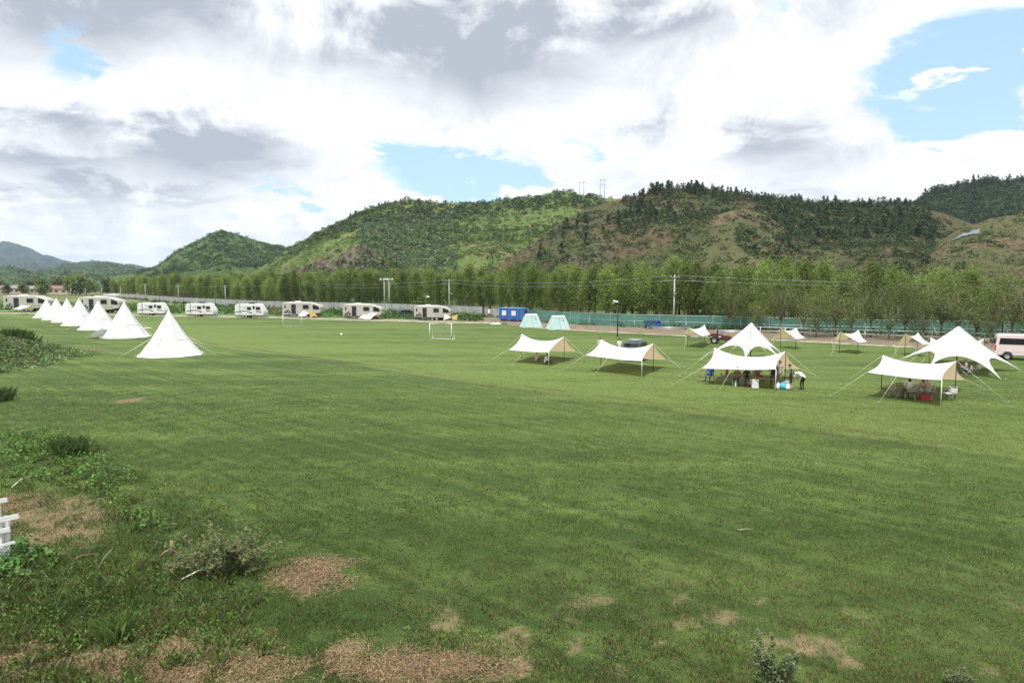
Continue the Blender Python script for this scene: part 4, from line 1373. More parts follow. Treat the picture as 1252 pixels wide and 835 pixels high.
bc = big_caravan()
for i, (px, py, sx, s, rz, lab) in enumerate([(530, 391.8, 1.02, .95, -.12, 'beige caravan nearest the blue cabin with a white flysheet before its nose'), (445, 390.3, 1.12, 1.0, -.10, 'beige caravan with a wide white and tan awning spread before it'),
                                        (371.5, 387.8, 1.19, 1.05, -.08, 'beige caravan with an orange flysheet beside its nose'), (127, 382.5, 1.42, 1.28, -.06, 'long beige caravan half hidden by the white tepees'),
                                        (37, 380.8, 1.62, 1.33, -.04, 'longest beige caravan at the far end of the row beyond the tepees')]):
    place_px(bc, px, py, (sx, s, s), rz, lab, i == 0)


def small_caravan():
    t = thing('small_caravan', 'x', 'caravan', (0, 0, 0), 0, 'small white caravans parked in a row'); L = 5.6; W = 2.1; x0 = -L / 2; yf = -W / 2
    body = [(x0 + .1, .5), (x0, .8), (x0 + .06, 2.3), (x0 + .35, 2.62), (L / 2 - 1.2, 2.66), (L / 2 - .75, 2.5), (L / 2 - .1, 1.35), (L / 2, 1.0), (L / 2 - .12, .5)]
    MB().prism(body, -W / 2, W / 2, 0, .06).build('body', M['offwhite'], t)
    MB().box((-.1, 0, .42), (L - .4, W - .3, .18)).build('chassis', M['black'], t)
    MB().box((.15, 0, 2.8), (.95, .8, .26), 0, None, .06).build('roof_cooler', M['dark'], t)
    MB().box((x0 + 1.05, yf - .006, 1.6), (.09, .04, 2.0)).build('side_seam', M['dark'], t)
    for x, w_ in ((.0, .72), (1.75, .75)):
        o = MB().box((x, yf - .008, 1.82), (w_, .05, .52), 0, None, .02).build('window', M['glass'], t)
        fr = MB()
        for c, d in (((x, yf - .02, 2.1), (w_ + .1, .05, .05)), ((x, yf - .02, 1.54), (w_ + .1, .05, .05)), ((x - w_ / 2 - .03, yf - .02, 1.82), (.05, .05, .52)), ((x + w_ / 2 + .03, yf - .02, 1.82), (.05, .05, .52))): fr.box(c, d)
        fr.build('frame', M['trim'], o)
    d_ = MB().box((.92, yf - .012, 1.5), (.62, .05, 1.75), 0, None, .02).build('door', M['offwhite'], t)
    MB().box((.92, yf - .03, 1.98), (.40, .04, .60)).build('pane', M['glass'], d_)
    MB().box((-.85, yf - .006, 1.95), (.36, .04, .10)).build('lettering', M['dark'], t)
    g = MB()
    g.prism([(-2.6, 1.15), (-.9, 1.42), (.45, 1.05), (.45, .96), (-.9, 1.27), (-2.6, 1.0)], yf - .012, yf + .01)
    g.prism([(-.1, .95), (.5, 1.12), (.55, .86)], yf - .014, yf + .01)
    g.prism([(1.35, 1.3), (2.4, 1.15), (2.5, 1.0), (1.35, 1.12)], yf - .012, yf + .01)
    g.build('swoosh_graphic', M['dark'], t)
    MB().tube([(L / 2 - .2, 0, .45), (L / 2 + .55, 0, .48)], .05, 6).build('tow_bar', M['steel'], t)
    for s in (-1, 1):
        for x in (-.62,): wheel(t, x, s * (W / 2 - .14), .34)
    MB().tube([(L / 2 + .3, 0, .0), (L / 2 + .3, 0, .6)], .05, 6).build('jockey_wheel', M['dark'], t)
    for x in (-2.3, 2.2): MB().box((x, yf + .3, .25), (.08, .08, .5)).build('jack_leg', M['steel'], t)
    return t


sc0 = small_caravan()
for i, (px, py, lab) in enumerate([(188, 386, 'small white caravan nearest the tepees, first of its row of three'), (247, 387.3, 'small white caravan in the middle between two others alike'), (307.5, 388.4, 'small white caravan on the right of its row, beside the goal')]):
    place_px(sc0, px, py, (1.04, 1, 1.03), -.05, lab, i == 0)

# ------------------------------------------------------------------ van, cars, tractor, cart, cabin
p = at(1272, 441.5); t = thing('passenger_van', 'pale pink high-roofed passenger van with dark windows parked on the grass', 'van', (p.x, p.y + .5, 0), -.50)
L = 6.4; W = 1.95; x0 = -L / 2; yf = -W / 2
van = [(x0 + .02, .42), (x0, .9), (x0 + .05, 1.35), (x0 + .16, 2.1), (x0 + .3, 2.26), (x0 + .6, 2.32), (1.3, 2.32), (1.8, 2.2), (2.45, 1.45), (3.05, 1.2), (3.2, .95), (3.2, .42)]
MB().prism(van, -W / 2, W / 2, 0, .07).build('body', M['pink'], t)
o = MB().prism([(x0 + .30, 1.42), (x0 + .36, 1.98), (1.25, 1.98), (1.5, 1.42)], yf - .012, yf + .02).build('side_window', M['glass'], t)
for x in (-1.75, -.3): MB().box((x, yf - .015, 1.7), (.05, .03, .56)).build('window_post', M['dark'], o)
MB().prism([(1.35, 1.42), (1.42, 1.95), (1.72, 1.95), (2.2, 1.42)], yf - .012, yf + .02).build('front_window', M['glass'], t)
MB().box((x0 + .02, 0, 1.68), (.06, 1.5, .5)).build('rear_window', M['glass'], t)
MB().box((x0 + .04, yf + .04, 1.12), (.14, .14, .40), 0, None, .03).build('tail_light', M['tailred'], t)
MB().box((x0 + .04, -yf - .04, 1.12), (.14, .14, .40), 0, None, .03).build('tail_light', M['tailred'], t)
MB().box((x0 + .0, 0, .5), (.16, W - .06, .22), 0, None, .04).build('bumper', M['pink'], t)
MB().box((-.1, yf - .005, .82), (4.9, .03, .05)).build('trim_strip', M['offwhite'], t)
for x in (-2.35 + .1, 2.15):
    for s in (-1, 1):
        MB().lathe([(0, -.1), (.42, -.1), (.42, .1), (0, .1)], (x, s * (W / 2 - .1), .38), 22, 0, 'y').build('wheel_arch', M['black'], t)
        wheel(t, x, s * (W / 2 - .06), .36, .24)

# off-roader behind the second awning, seen nearly end on
p = dep(779, 430, 61.8); t = thing('off_road_car', 'dark green and white off-road car with roof rack parked behind the second awning', 'car', (p.x, p.y, 0), R(64)); t.scale = (.86, .86, .92)
car = [(-2.2, .5), (-2.25, 1.0), (-2.1, 1.8), (-1.85, 1.88), (.35, 1.86), (.95, 1.18), (2.0, 1.08), (2.2, .95), (2.22, .5)]
MB().prism(car, -.92, .92, 0, .06).build('body', M['olive'], t)
MB().prism([(-1.95, 1.2), (-1.9, 1.72), (-.6, 1.72), (-.6, 1.2)], -.945, .945).build('rear_side_window', M['glass'], t)
MB().prism([(-.5, 1.2), (-.5, 1.72), (.3, 1.72), (.7, 1.2)], -.945, .945).build('front_side_window', M['glass'], t)
MB().box((-2.19, 0, 1.45), (.08, 1.4, .5), 0, Matrix.Translation((.06, 0, 0))).build('rear_window', M['glass'], t)
d_ = MB().prism([(-.55, .6), (-.55, 1.16), (.75, 1.16), (.75, .6)], -.95, -.90).build('door', M['carwhite'], t)
MB().box((-.35, -.96, 1.05), (.2, .04, .05)).build('handle', M['dark'], d_)
rk = MB()
for y in (-.7, .7): rk.tube([(-1.8, y, 1.98), (.3, y, 1.98)], .03, 6)
for x in (-1.7, -1.1, -.5, .1): rk.tube([(x, -.7, 1.98), (x, .7, 1.98)], .025, 6)
rk.build('roof_rack', M['steel'], t)
MB().box((-.8, 0, 2.03), (1.5, 1.1, .08), 0, None, .03).build('roof_load', M['trim'], t)
MB().lathe([(0, -.1), (.3, -.1), (.34, 0), (.3, .1), (0, .1)], (-2.36, .1, 1.05), 16, 0, 'x').build('spare_wheel', M['black'], t)
for y in (-.8, .8): MB().box((-2.22, y, .95), (.08, .12, .25)).build('tail_light', M['tailred'], t)
for x in (-1.4, 1.4):
    for s in (-1, 1): wheel(t, x, s * .82, .37, .24)

# cars behind the caravans
def simple_car(px, py, rz, mat, label):
    p = at(px, py); t = thing('parked_car', label, 'car', (p.x, p.y, 0), rz)
    MB().prism([(-2.1, .35), (-2.15, .8), (-1.95, 1.0), (-1.3, 1.45), (.3, 1.47), (1.0, 1.0), (2.0, .85), (2.1, .6), (2.1, .35)], -.86, .86, 0, .06).build('body', mat, t)
    MB().prism([(-1.65, 1.0), (-1.2, 1.38), (-.4, 1.40), (-.4, 1.0)], -.87, .87).build('rear_side_window', M['glass'], t)
    MB().prism([(-.3, 1.0), (-.3, 1.40), (.25, 1.38), (.75, 1.0)], -.87, .87).build('front_side_window', M['glass'], t)
    for x in (-1.3, 1.3):
        for s in (-1, 1): wheel(t, x, s * .76, .32, .2)


simple_car(499, 387.5, .2, M['olive'], 'dark green car parked before the grey fence between two caravans')
simple_car(381, 377.2, .1, M['carwhite'], 'white car whose roof shows above the caravan with the orange flysheet')
simple_car(403, 378.8, .1, M['carwhite'], 'white car half sunk in the tall meadow by the grey fence')
# white-roofed stall and trailer beyond the tepees
p = at(137, 369); t = thing('market_stall', 'open stall with a flat white roof beyond the long caravan', 'stall', (p.x, p.y, 0))
MB().prism([(-2.4, 2.25), (-2.4, 2.5), (0, 2.75), (2.4, 2.5), (2.4, 2.25)], -1.6, 1.6).build('roof', M['white'], t)
for x in (-2.1, 2.1):
    for y in (-1.3, 1.3): MB().box((x, y, 1.12), (.1, .1, 2.25)).build('post', M['trim'], t)
MB().box((0, -1.2, .5), (3.9, .5, 1.0)).build('counter', M['brick'], t)
p = at(124, 369); t = thing('cage_trailer', 'white barred trailer standing left of the white-roofed stall', 'trailer', (p.x, p.y, 0))
g = MB()
for k in range(9): g.box((-1.9 + k * .475, -1, 1.3), (.1, .1, 1.5)); g.box((-1.9 + k * .475, 1, 1.3), (.1, .1, 1.5))
g.box((0, -1, 2.05), (4.0, .14, .14)); g.box((0, 1, 2.05), (4.0, .14, .14)); g.build('bars', M['white'], t)
MB().box((0, 0, .5), (4.1, 2.1, .18)).build('bed', M['trim'], t)
for s in (-1, 1): wheel(t, 0, s * .9, .34)
p = at(230, 368.5); t = thing('brick_hut', 'low rusty red hut beside the grey fence above the middle small caravan', 'hut', (p.x, p.y, 0))
MB().box((0, 0, .8), (4.4, 2.2, 1.7)).build('wall', M['roofred'], t); MB().prism([(-2.5, 1.64), (-2.5, 1.75), (2.5, 1.9), (2.5, 1.79)], -1.4, 1.4).build('roof', M['roofgrey'], t)
MB().box((1, -1.12, .9), (.8, .06, 1.4)).build('door', M['dark'], t)

# blue three-wheeled cart
p = at(797.5, 402); t = thing('farm_truck', 'blue three-wheeled farm truck parked against the green fence', 'truck', (p.x, p.y, 0), -.06)
MB().box((-.35, 0, .62), (1.75, 1.15, .08)).build('bed', M['navy'], t)
for y in (-.56, .56):
    g = MB()
    for k in range(7): g.box((-1.15 + k * .265, y, .9), (.05, .05, .5))
    g.box((-.35, y, 1.15), (1.75, .05, .07)); g.box((-.35, y, .84), (1.75, .04, .14)); g.build('side_rack', M['navy'], t)
MB().prism([(.58, .45), (.58, 1.25), (.72, 1.32), (1.1, 1.3), (1.28, .85), (1.38, .75), (1.38, .45)], -.5, .5, 0, .04).build('cab', M['blue'], t)
MB().prism([(.68, .85), (.70, 1.2), (1.02, 1.2), (1.15, .85)], -.515, .515).build('cab_window', M['glass'], t)
for s in (-1, 1): wheel(t, -.75, s * .45, .29, .2)
wheel(t, 1.1, 0, .28, .18)

# tractor
p = at(881.5, 420.5); t = thing('farm_tractor', 'dark red farm tractor with a flat bed behind the white star tent', 'tractor', (p.x, p.y + .4, 0), R(-24))
MB().box((-.75, 0, .86), (1.0, 1.2, .09)).build('bed', M['maroon'], t)
for y in (-.58, .58): MB().box((-.75, y, 1.0), (1.0, .05, .2)).build('bed_side', M['maroon'], t)
MB().prism([(.15, .55), (.15, 1.0), (.9, .95), (1.25, .85), (1.28, .5)], -.3, .3, 0, .04).build('bonnet', M['maroon'], t)
MB().box((-.05, 0, 1.0), (.5, .6, .12), 0, None, .04).build('seat', M['dark'], t)
MB().box((-.28, 0, 1.25), (.1, .6, .5), 0, None, .04).build('backrest', M['maroon'], t)
g = MB()
for y in (-.35, .35): g.tube([(-.3, y, .8), (-.3, y, 1.6), (.25, y, 1.6)], .035, 6)
g.build('roll_bar', M['maroon'], t)
MB().tube([(.3, 0, .95), (.2, 0, 1.25)], .025, 6).build('steering_column', M['dark'], t)
MB().lathe([(.2, -.015), (.23, 0), (.2, .015), (.17, 0), (.2, -.015)], (.19, 0, 1.28), 14).build('steering_wheel', M['dark'], t)
MB().box((-.1, 0, .55), (2.0, .4, .22)).build('chassis', M['black'], t)
for s in (-1, 1): wheel(t, -.55, s * .5, .42, .26, 'steel'); wheel(t, .95, s * .45, .3, .18, 'steel')

# cabin
p = dep(627.5, 392, 122.5); t = thing('site_cabin', 'blue site cabin with two white windows standing before the fences', 'cabin', (p.x, p.y, .3), R(-31))
L = 4.7; W = 2.2; H = 2.05
MB().box((0, 0, H / 2), (L, W, H), 0, None, .03).build('wall', M['blue'], t)
MB().box((0, 0, H + .03), (L + .12, W + .12, .07)).build('roof', M['lightblue'], t)
for x in (-1.25, .75):
    o = MB().box((x, -W / 2 - .012, 1.22), (.85, .05, .85)).build('window', M['offwhite'], t)
    MB().box((x, -W / 2 - .045, 1.22), (.04, .03, .85)).build('mullion', M['steel'], o)
    MB().box((x, -W / 2 - .03, .76), (.95, .08, .06)).build('sill', M['lightblue'], o)
MB().box((L / 2 + .012, 0, H / 2), (.03, W - .1, H - .1)).build('sunlit_end_panel', M['lightblue'], t)  # lighter blue paints in the sunlit end; the shaded long wall is darker
d_ = MB().box((L / 2 + .04, .35, .92), (.05, .8, 1.7)).build('door', M['blue'], t)
MB().box((L / 2 + .08, .08, .9), (.04, .05, .16)).build('handle', M['steel'], d_)
for x in (-1.9, 0, 1.9): MB().box((x, 0, -.14), (.25, W - .3, .3)).build('support', M['dark'], t)
for x in (-2.3, -1.5, -.3, .2, 1.6, 2.25): MB().box((x, -W / 2 - .008, H / 2), (.05, .03, H - .12)).build('rib', M['lightblue'], t)

# ------------------------------------------------------------------ goals and ball
def goal(px, py, label, rz):
    p = at(px, py); t = thing('football_goal', label, 'goal', (p.x, p.y, gz(p.x, p.y)), rz, 'small white football goals on the lawn')
    f = MB()
    f.tube([(-1.4, 0, 0), (-1.4, 0, 2.0), (1.4, 0, 2.0), (1.4, 0, 0)], .055, 8); f.build('front_frame', M['white'], t)
    b_ = MB()
    for s in (-1.4, 1.4): b_.tube([(s, 0, 2.0), (s, .55, 1.95), (s, 1.15, .04), (s, 0, .04)], .035, 6)
    b_.tube([(-1.4, 1.15, .04), (1.4, 1.15, .04)], .035, 6); b_.build('back_frame', M['white'], t)
    n = MB()
    for k in range(15):
        x = -1.4 + 2.8 * k / 14; n.tube([(x, .02, 2.0), (x, .55, 1.93), (x, 1.14, .05)], .004, 3, cap=False)
    for k in range(9):
        f_ = k / 8; n.tube([(-1.4, .55 + .59 * f_, 1.93 - 1.88 * f_), (1.4, .55 + .59 * f_, 1.93 - 1.88 * f_)], .004, 3, cap=False)
    n.build('net', M['offwhite'], t)


goal(538.7, 415.6, 'white football goal standing before the caravan nearest the blue cabin', R(-14))
goal(357.5, 399.3, 'white football goal before the caravan with the orange flysheet', R(16))
p = at(417.5, 410.3); o = MB().lathe([(.16 * math.sin(PI * k / 10), -.16 * math.cos(PI * k / 10)) for k in range(11)], (0, 0, .16), 14).build('football', M['white'])
o.location = p; tag(o, 'white ball lying alone on the lawn between the goals', 'ball')

# ------------------------------------------------------------------ tepees
M['seam'] = plain('canvas_seam', (.50, .49, .46), .85, var=.1)


def tepee(h=4.3, r=2.75):
    t = thing('tepee_tent', 'x', 'tent', (0, 0, 0), 0, 'white tepee tents in a line'); n = 8; mb = MB(); vs = []; fs = []
    prof = [(0, 1.0), (.03, .985), (.055, .95), (.14, .85), (.27, .70), (.42, .53), (.58, .36), (.72, .235), (.86, .11), (1.0, .0)]
    K = 6 * n
    for f, z in prof:
        for k in range(K):
            a = 2 * PI * k / K + PI / 8; e = (k % 6) / 6.0
            poly = math.cos(PI / n) / math.cos(2 * PI / n * e - PI / n)          # flat panels between the ridges
            rr = r * f * (.55 * poly + .45 * (poly if z < .1 else poly * (1 - .03 * math.sin(PI * e))))
            vs.append((rr * math.cos(a), rr * math.sin(a), h * z + (.06 * math.sin(k * 1.7) if z == 0 else 0) + (.0)))
    for i in range(len(prof) - 1):
        for k in range(K):
            k2 = (k + 1) % K; fs.append((i * K + k, (i + 1) * K + k, (i + 1) * K + k2, i * K + k2))
    mb.add(vs, fs, 0, False); mb.build('canvas', M['canvas'], t)
    # front door panel with its apron
    q = []
    for k, (x, z, y) in enumerate([(-.55, .03, -2.53), (.55, .03, -2.53), (.50, 1.45, -1.545), (-.50, 1.45, -1.545)]): q.append((x, y - .02, z))
    q2 = [(x, y + .03, z) for x, y, z in q]
    d_ = MB().add(q + q2, [(0, 1, 2, 3), (7, 6, 5, 4), (0, 4, 5, 1), (1, 5, 6, 2), (2, 6, 7, 3), (3, 7, 4, 0)]).build('door_flap', M['canvas'], t)
    MB().tube([(0, 0, h - .25), (0, 0, h + .12)], [.06, .04], 8).build('pole_tip', M['canvas'], t)
    for k in range(8):
        a = 2 * PI * k / 8 + PI / 8; c, s = math.cos(a), math.sin(a)
        MB().tube([(c * r * .56, s * r * .56, h * .40), (c * (r + 1.5), s * (r + 1.5), .02)], .014, 4).build('guy_rope', M['rope'], t)
    se = MB()
    for k in range(8):
        a = 2 * PI * k / 8 + PI / 8; se.tube([(math.cos(a) * r * f * 1.003, math.sin(a) * r * f * 1.003, h * z) for f, z in prof[1:]], .016, 5)
    q = [(math.cos(2 * PI * k / 8 + PI / 8) * r * .585, math.sin(2 * PI * k / 8 + PI / 8) * r * .585, h * .358) for k in range(9)]
    se.tube(q, .014, 5); se.build('seams', M['seam'], t)
    sk = MB()
    for k in range(24):
        a = 2 * PI * k / 24; sk.tube([(math.cos(a) * (r + .02), math.sin(a) * (r + .02), .12), (math.cos(a) * (r + .14), math.sin(a) * (r + .14), 0)], .012, 4)
    sk.build('peg_loop', M['rope'], t)
    v = []; f = []                                                            # low groundsheet valance
    for k in range(48):
        a = 2 * PI * k / 48 + PI / 8; e = (k % 6) / 6.0; poly = math.cos(PI / n) / math.cos(2 * PI / n * e - PI / n)
        for rr, z in ((r * .985 * poly, .20), (r * 1.03 * poly + .05 * math.sin(k * 2.3), .015)): v.append((rr * math.cos(a), rr * math.sin(a), z))
    for k in range(48):
        k2 = (k + 1) % 48; f.append((2 * k, 2 * k + 1, 2 * k2 + 1, 2 * k2))
    MB().add(v, f).build('valance', M['canvas'], t)
    return t


tp = tepee()
for i, (ax, ay, by, wpx, rz, lab) in enumerate([(208.5, 379.5, 433.5, 75, .35, 'nearest white tepee standing apart at the right end of the line'), (153.5, 370, 412.5, 56, -.55, 'second white tepee from the right, with a porch flap on its left'), (121.5, 368, 402.5, 46, -.5, 'third white tepee from the right, below the dark nose window of a caravan'),
                                          (98, 365, 397.5, 40, -.45, 'middle white tepee, third from the far left end of the line but one'), (83, 365, 393.5, 35, -.4, 'white tepee third from the far left end of the line'), (70, 364.5, 390.5, 32, -.4, 'white tepee second from the far left end of the line'),
                                          (57.5, 366, 388, 30, -.35, 'farthest white tepee, beside the longest beige caravan')]):
    p = at(ax, by); top = dep(ax, ay, p.y); h = top.z; r_ = wpx * p.y / F / 2
    if i == 3: lab = 'middle white tepee of the line of seven'
    sc = (r_ / 2.75, r_ / 2.75, h / 4.3)
    if i == 0: tp.location = (p.x, p.y, gz(p.x, p.y)); tp.rotation_euler = (0, 0, rz); tp.scale = sc; tp['label'] = lab
    else:
        c = dup(tp, (p.x, p.y, gz(p.x, p.y)), rz, sc, lab)
        if i == 1:                        # open porch flaps pegged out to the left
            rp = 2.75
            v = [(-1.2, -1.9, 1.3), (-.35, -2.0, 1.45), (-.3, -3.3, .9), (-1.9, -3.2, .10), (-2.5, -2.2, .03), (-2.0, -1.55, .5)]
            mb = MB().add(v, [(0, 1, 2, 3), (0, 3, 4, 5)])
            mb.build('porch_flap', M['canvas'], c)
p = at(176, 401.5); o = tag(MB().box((0, 0, .06), (2.2, .5, .12), 0, None, .05).build('groundsheet', M['offwhite']), 'rolled white groundsheet lying on the lawn behind the second tepee', 'groundsheet'); o.location = p
p = at(606, 396.2); o = MB().add([(-.9, -.4, 0), (.9, -.4, 0), (.7, .4, 0), (-.7, .5, 0), (-.6, -.2, .18), (.5, -.15, .28), (.4, .2, .2), (-.4, .25, .24)], [(0, 1, 5, 4), (1, 2, 6, 5), (2, 3, 7, 6), (3, 0, 4, 7), (4, 5, 6, 7)]).build('folded_sheet', M['white']); o.location = p
tag(o, 'crumpled white sheet on the grass below the blue cabin', 'sheet')
p = at(617, 396.6); o = MB().add([(-.5, -.3, 0), (.5, -.3, 0), (.6, .3, 0), (-.5, .3, 0), (-.3, -.1, .3), (.3, -.1, .35), (.3, .15, .25), (-.3, .15, .35)], [(0, 1, 5, 4), (1, 2, 6, 5), (2, 3, 7, 6), (3, 0, 4, 7), (4, 5, 6, 7)]).build('dark_bag', M['dark']); o.location = p
tag(o, 'dark bag lying beside the crumpled white sheet', 'bag')


# ------------------------------------------------------------------ mint frame tents
def mint_tent(px, py, label, rz):
    p = at(px, py); t = thing('frame_tent', label, 'tent', (p.x, p.y + 1.0, gz(p.x, p.y)), rz, 'mint frame tents by the green fence')
    b_ = [(-1.55, -1.3, 0), (1.55, -1.3, 0), (1.55, 1.3, 0), (-1.55, 1.3, 0)]; u = [(-.85, -.45, 1.95), (.85, -.45, 1.95), (.85, .45, 1.95), (-.85, .45, 1.95)]
    vs = []; fs = []; K = 6                                                      # walls a little slack
    for k in range(K + 1):
        f = k / K; s = 1 - .05 * math.sin(PI * f)
        for i in range(4):
            for j in range(4):
                g = j / 4; a0, a1 = Vector(b_[i]), Vector(b_[(i + 1) % 4]); c0, c1 = Vector(u[i]), Vector(u[(i + 1) % 4])
                q = a0.lerp(a1, g).lerp(c0.lerp(c1, g), f); sl_ = 1 - (1 - s) * math.sin(PI * g) * 1.0
                vs.append((q.x * sl_, q.y * sl_, q.z))
    for k in range(K):
        for i in range(16): fs.append((k * 16 + i, k * 16 + (i + 1) % 16, (k + 1) * 16 + (i + 1) % 16, (k + 1) * 16 + i))
    MB().add(vs, fs).build('wall', M['mint'], t)
    MB().add([(-.95, -.58, 1.80), (.95, -.58, 1.80), (.9, 0, 2.06), (.95, .58, 1.80), (-.95, .58, 1.80), (-.9, 0, 2.06)], [(0, 1, 2, 5), (5, 2, 3, 4), (0, 5, 4), (1, 3, 2)], 0).build('roof', M['canvas'], t)
    g = MB()
    for i in range(4): g.tube([b_[i], u[i]], .03, 6)
    g.build('frame', M['offwhite'], t)
    z = MB().tube([(.0, -1.31, .05), (.0, -.47, 1.9)], .018, 4).build('door_zip', M['trim'], t)
    MB().box((.55, -.76, 1.35), (.10, .05, .16)).build('tie_back', M['dark'], t)


mint_tent(649.5, 400.4, 'mint green frame tent nearer the blue cabin', R(14))
mint_tent(683, 403, 'mint green frame tent further from the blue cabin', R(14))
p = at(711, 403.3); o = MB().add([(-.9, -.4, 0), (.9, -.4, 0), (.8, .4, 0), (-.8, .4, 0), (-.4, -.1, .25), (.4, -.1, .3), (.3, .1, .3), (-.3, .1, .28)], [(0, 1, 5, 4), (1, 2, 6, 5), (2, 3, 7, 6), (3, 0, 4, 7), (4, 5, 6, 7)]).build('turf_heap', M['weed'] if False else M['wood']); o.location = p
tag(o, 'low heap of cut turf beside the mint tents', 'heap')


# ------------------------------------------------------------------ ridge awnings
def awning(label, A, B, C, D, E, mat, ztip=2.3, half=3.2, legs=True, group='white ridge awnings pegged out on the lawn', ropes=True, sag=.56, name='canopy_tent', depth=None):
    """A far tip, B near tip of the ridge; C and D front eave below A and B; E back eave below B: photo pixels"""
    A = at(*A, ztip) if depth is None else dep(*A, depth[0]); B = at(*B, ztip) if depth is None else dep(*B, depth[1])
    C = dep(*C, A.y - half); D = dep(*D, B.y - half); E = dep(*E, B.y + half)
    G = Vector((A.x + (E.x - B.x), A.y + half, E.z))
    o = Vector(((A.x + B.x) / 2, (A.y + B.y) / 2, 0)); t = thing(name, label, 'canopy tent', o, 0, group)
    A, B, C, D, E, G = [q - o for q in (A, B, C, D, E, G)]
    N = 18; K = 8; vs = []; fs = []
    for i in range(N + 1):
        s = i / N; sg = 4 * s * (1 - s)
        r_ = A.lerp(B, s); r_.z -= sag * sg
        f = C.lerp(D, s); f.z += -.10 * sg; f.y += .35 * sg
        b_ = G.lerp(E, s); b_.z += -.10 * sg; b_.y -= .35 * sg
        for j in range(2 * K + 1):
            u = (j - K) / K; e = b_ if u > 0 else f; q = r_.lerp(e, abs(u)); q.z -= .10 * math.sin(PI * abs(u)) + .012 * math.sin(9 * s + 5 * u)
            inw = .22 * math.sin(PI * abs(u)) * (2 * s - 1); q -= (B - A).normalized() * inw
            vs.append(q)
    W_ = 2 * K + 1
    for i in range(N):
        for j in range(W_ - 1): fs.append((i * W_ + j, (i + 1) * W_ + j, (i + 1) * W_ + j + 1, i * W_ + j + 1))
    me = MB().add(vs, fs, 0, True).mesh('cover', mat, False)
    if sum(p.normal.z for p in me.polygons) < 0:
        bm = bmesh.new(); bm.from_mesh(me); bmesh.ops.reverse_faces(bm, faces=bm.faces[:]); bm.to_mesh(me); bm.free()
    obj('cover', me, t)
    g0 = lambda q: gz(q.x + o.x, q.y + o.y)
    for q in (A, B): MB().tube([(q.x, q.y, g0(q) - .05), (q.x, q.y, q.z + .03)], .025, 7).build('pole', M['dark'], t)
    d = (B - A); d.z = 0; d.normalize(); n = Vector((-d.y, d.x, 0))
    if legs:
        for q in (D,):
            MB().tube([(q.x, q.y, g0(q)), (q.x, q.y, q.z)], .022, 6).build('pole', M['offwhite'], t)
    if ropes:
        for q, dirs in ((A, (-d * 2.4 - n * .6,)), (B, (d * 2.6 + n * .5,)), (C, (-n * 1.2 - d * 1.6,)), (C.lerp(D, .42), (-n * 1.3 - d * .4,)), (E, (n * .9 + d * 1.1,)), (G, (n * 1.2 - d * .8,))):
            for dv in dirs:
                e = q + dv; e.z = g0(e)
                if q is A or q is B: q_ = q + Vector((0, 0, -.02))
                else: q_ = q
                MB().tube([q_, e], .009, 5).build('guy_rope', M['rope'], t)
                MB().tube([e + Vector((0, 0, -.05)), e + Vector((0, 0, .12))], .015, 5).build('peg', M['steel'], t)
    return t, (A + o, B + o)


T1 = awning('white ridge awning with two people sitting on the grass below it', (638, 408), (690, 411), (622, 427.5), (671, 430.5), (705, 429.5), M['tarp'])
T2 = awning('white ridge awning before the off-road car, nothing set out below it', (735, 414.7), (799.3, 419.5), (716, 434), (785, 441.5), (816, 439.5), M['tarp'])
T3 = awning('white ridge awning crowded with people, a white cooler box below it', (873.6, 424.7), (961, 429), (857.8, 450), (949, 451.5), (979, 451), M['tarp'])
T4 = awning('nearest white ridge awning with a red crate below it', (1079.6, 433.8), (1170, 441), (1060.6, 454.7), (1152, 464.8), (1181, 464.4), M['tarp'], sag=.36)
G2 = 'small white and olive awnings along the earth strip'
for lab, A, B, C, D, E in (('small olive-lined awning with dark tables below it, beside the red tractor', (861.6, 396.6), (841.4, 400), (869, 408.8), (857, 410.7), (836.5, 408.2)),
                           ('small olive-lined awning just right of the white star tent top', (973.9, 400), (955, 400.7), (984.7, 412.8), (972, 414.2), (946.4, 412)),
                           ('small olive-lined awning in the middle between two others by the earth strip', (1050, 403), (1027.5, 405), (1060, 417.5), (1049.3, 418.3), (1016.7, 415)),
                           ('small olive-lined awning left of the right-hand star tent', (1123, 406.3), (1107.5, 407.2), (1138, 419.8), (1129, 421), (1094, 420))):
    awning(lab, A, B, C, D, E, M['olivetarp'], 2.2, 1.7, False, G2, True, .35, 'small_awning')
awning('white ridge awning whose two tips show behind the right-hand star tent', (1138, 412.3), (1204, 413.4), (1127, 428), (1196, 431), (1212, 430), M['tarp'], 2.3, 2.4)
G3 = 'awnings before the caravans'
awning('white awning with tan end spread before the middle beige caravan', (446, 381.2), (462, 382.6), (437.5, 388.8), (453, 390.2), (467.5, 389.4), M['tarp'], 2.2, 1.5, False, G3, False, .12, 'caravan_awning', (129, 127))
def flysheet(label, white, tan, d, poles):
    """a small sheet in two panels: outlines as (photo x, photo y, metres behind d)"""
    o = dep(white[0][0], white[0][1], d); o.z = 0; t = thing('caravan_awning', label, 'canopy tent', o, 0, G3)
    for nm, pts, mt in (('cover', white, M['tarp']), ('side_panel', tan, M['tanfly'])):
        P_ = [dep(x, y, d + q) - o for x, y, q in pts]; c = sum(P_, Vector()) / len(P_); mb = MB(); n = len(P_); c.z -= .06
        me = mb.add(P_ + [c], [(k, (k + 1) % n, n) for k in range(n)]).mesh(nm, mt)
        if sum(p.normal.y for p in me.polygons) > 0:
            bm = bmesh.new(); bm.from_mesh(me); bmesh.ops.reverse_faces(bm, faces=bm.faces[:]); bm.to_mesh(me); bm.free()
        obj(nm, me, t)
    for x, y, q in poles:
        a = dep(x, y, d + q) - o; MB().tube([(a.x, a.y, 0), a], .025, 6).build('pole', M['dark'], t)


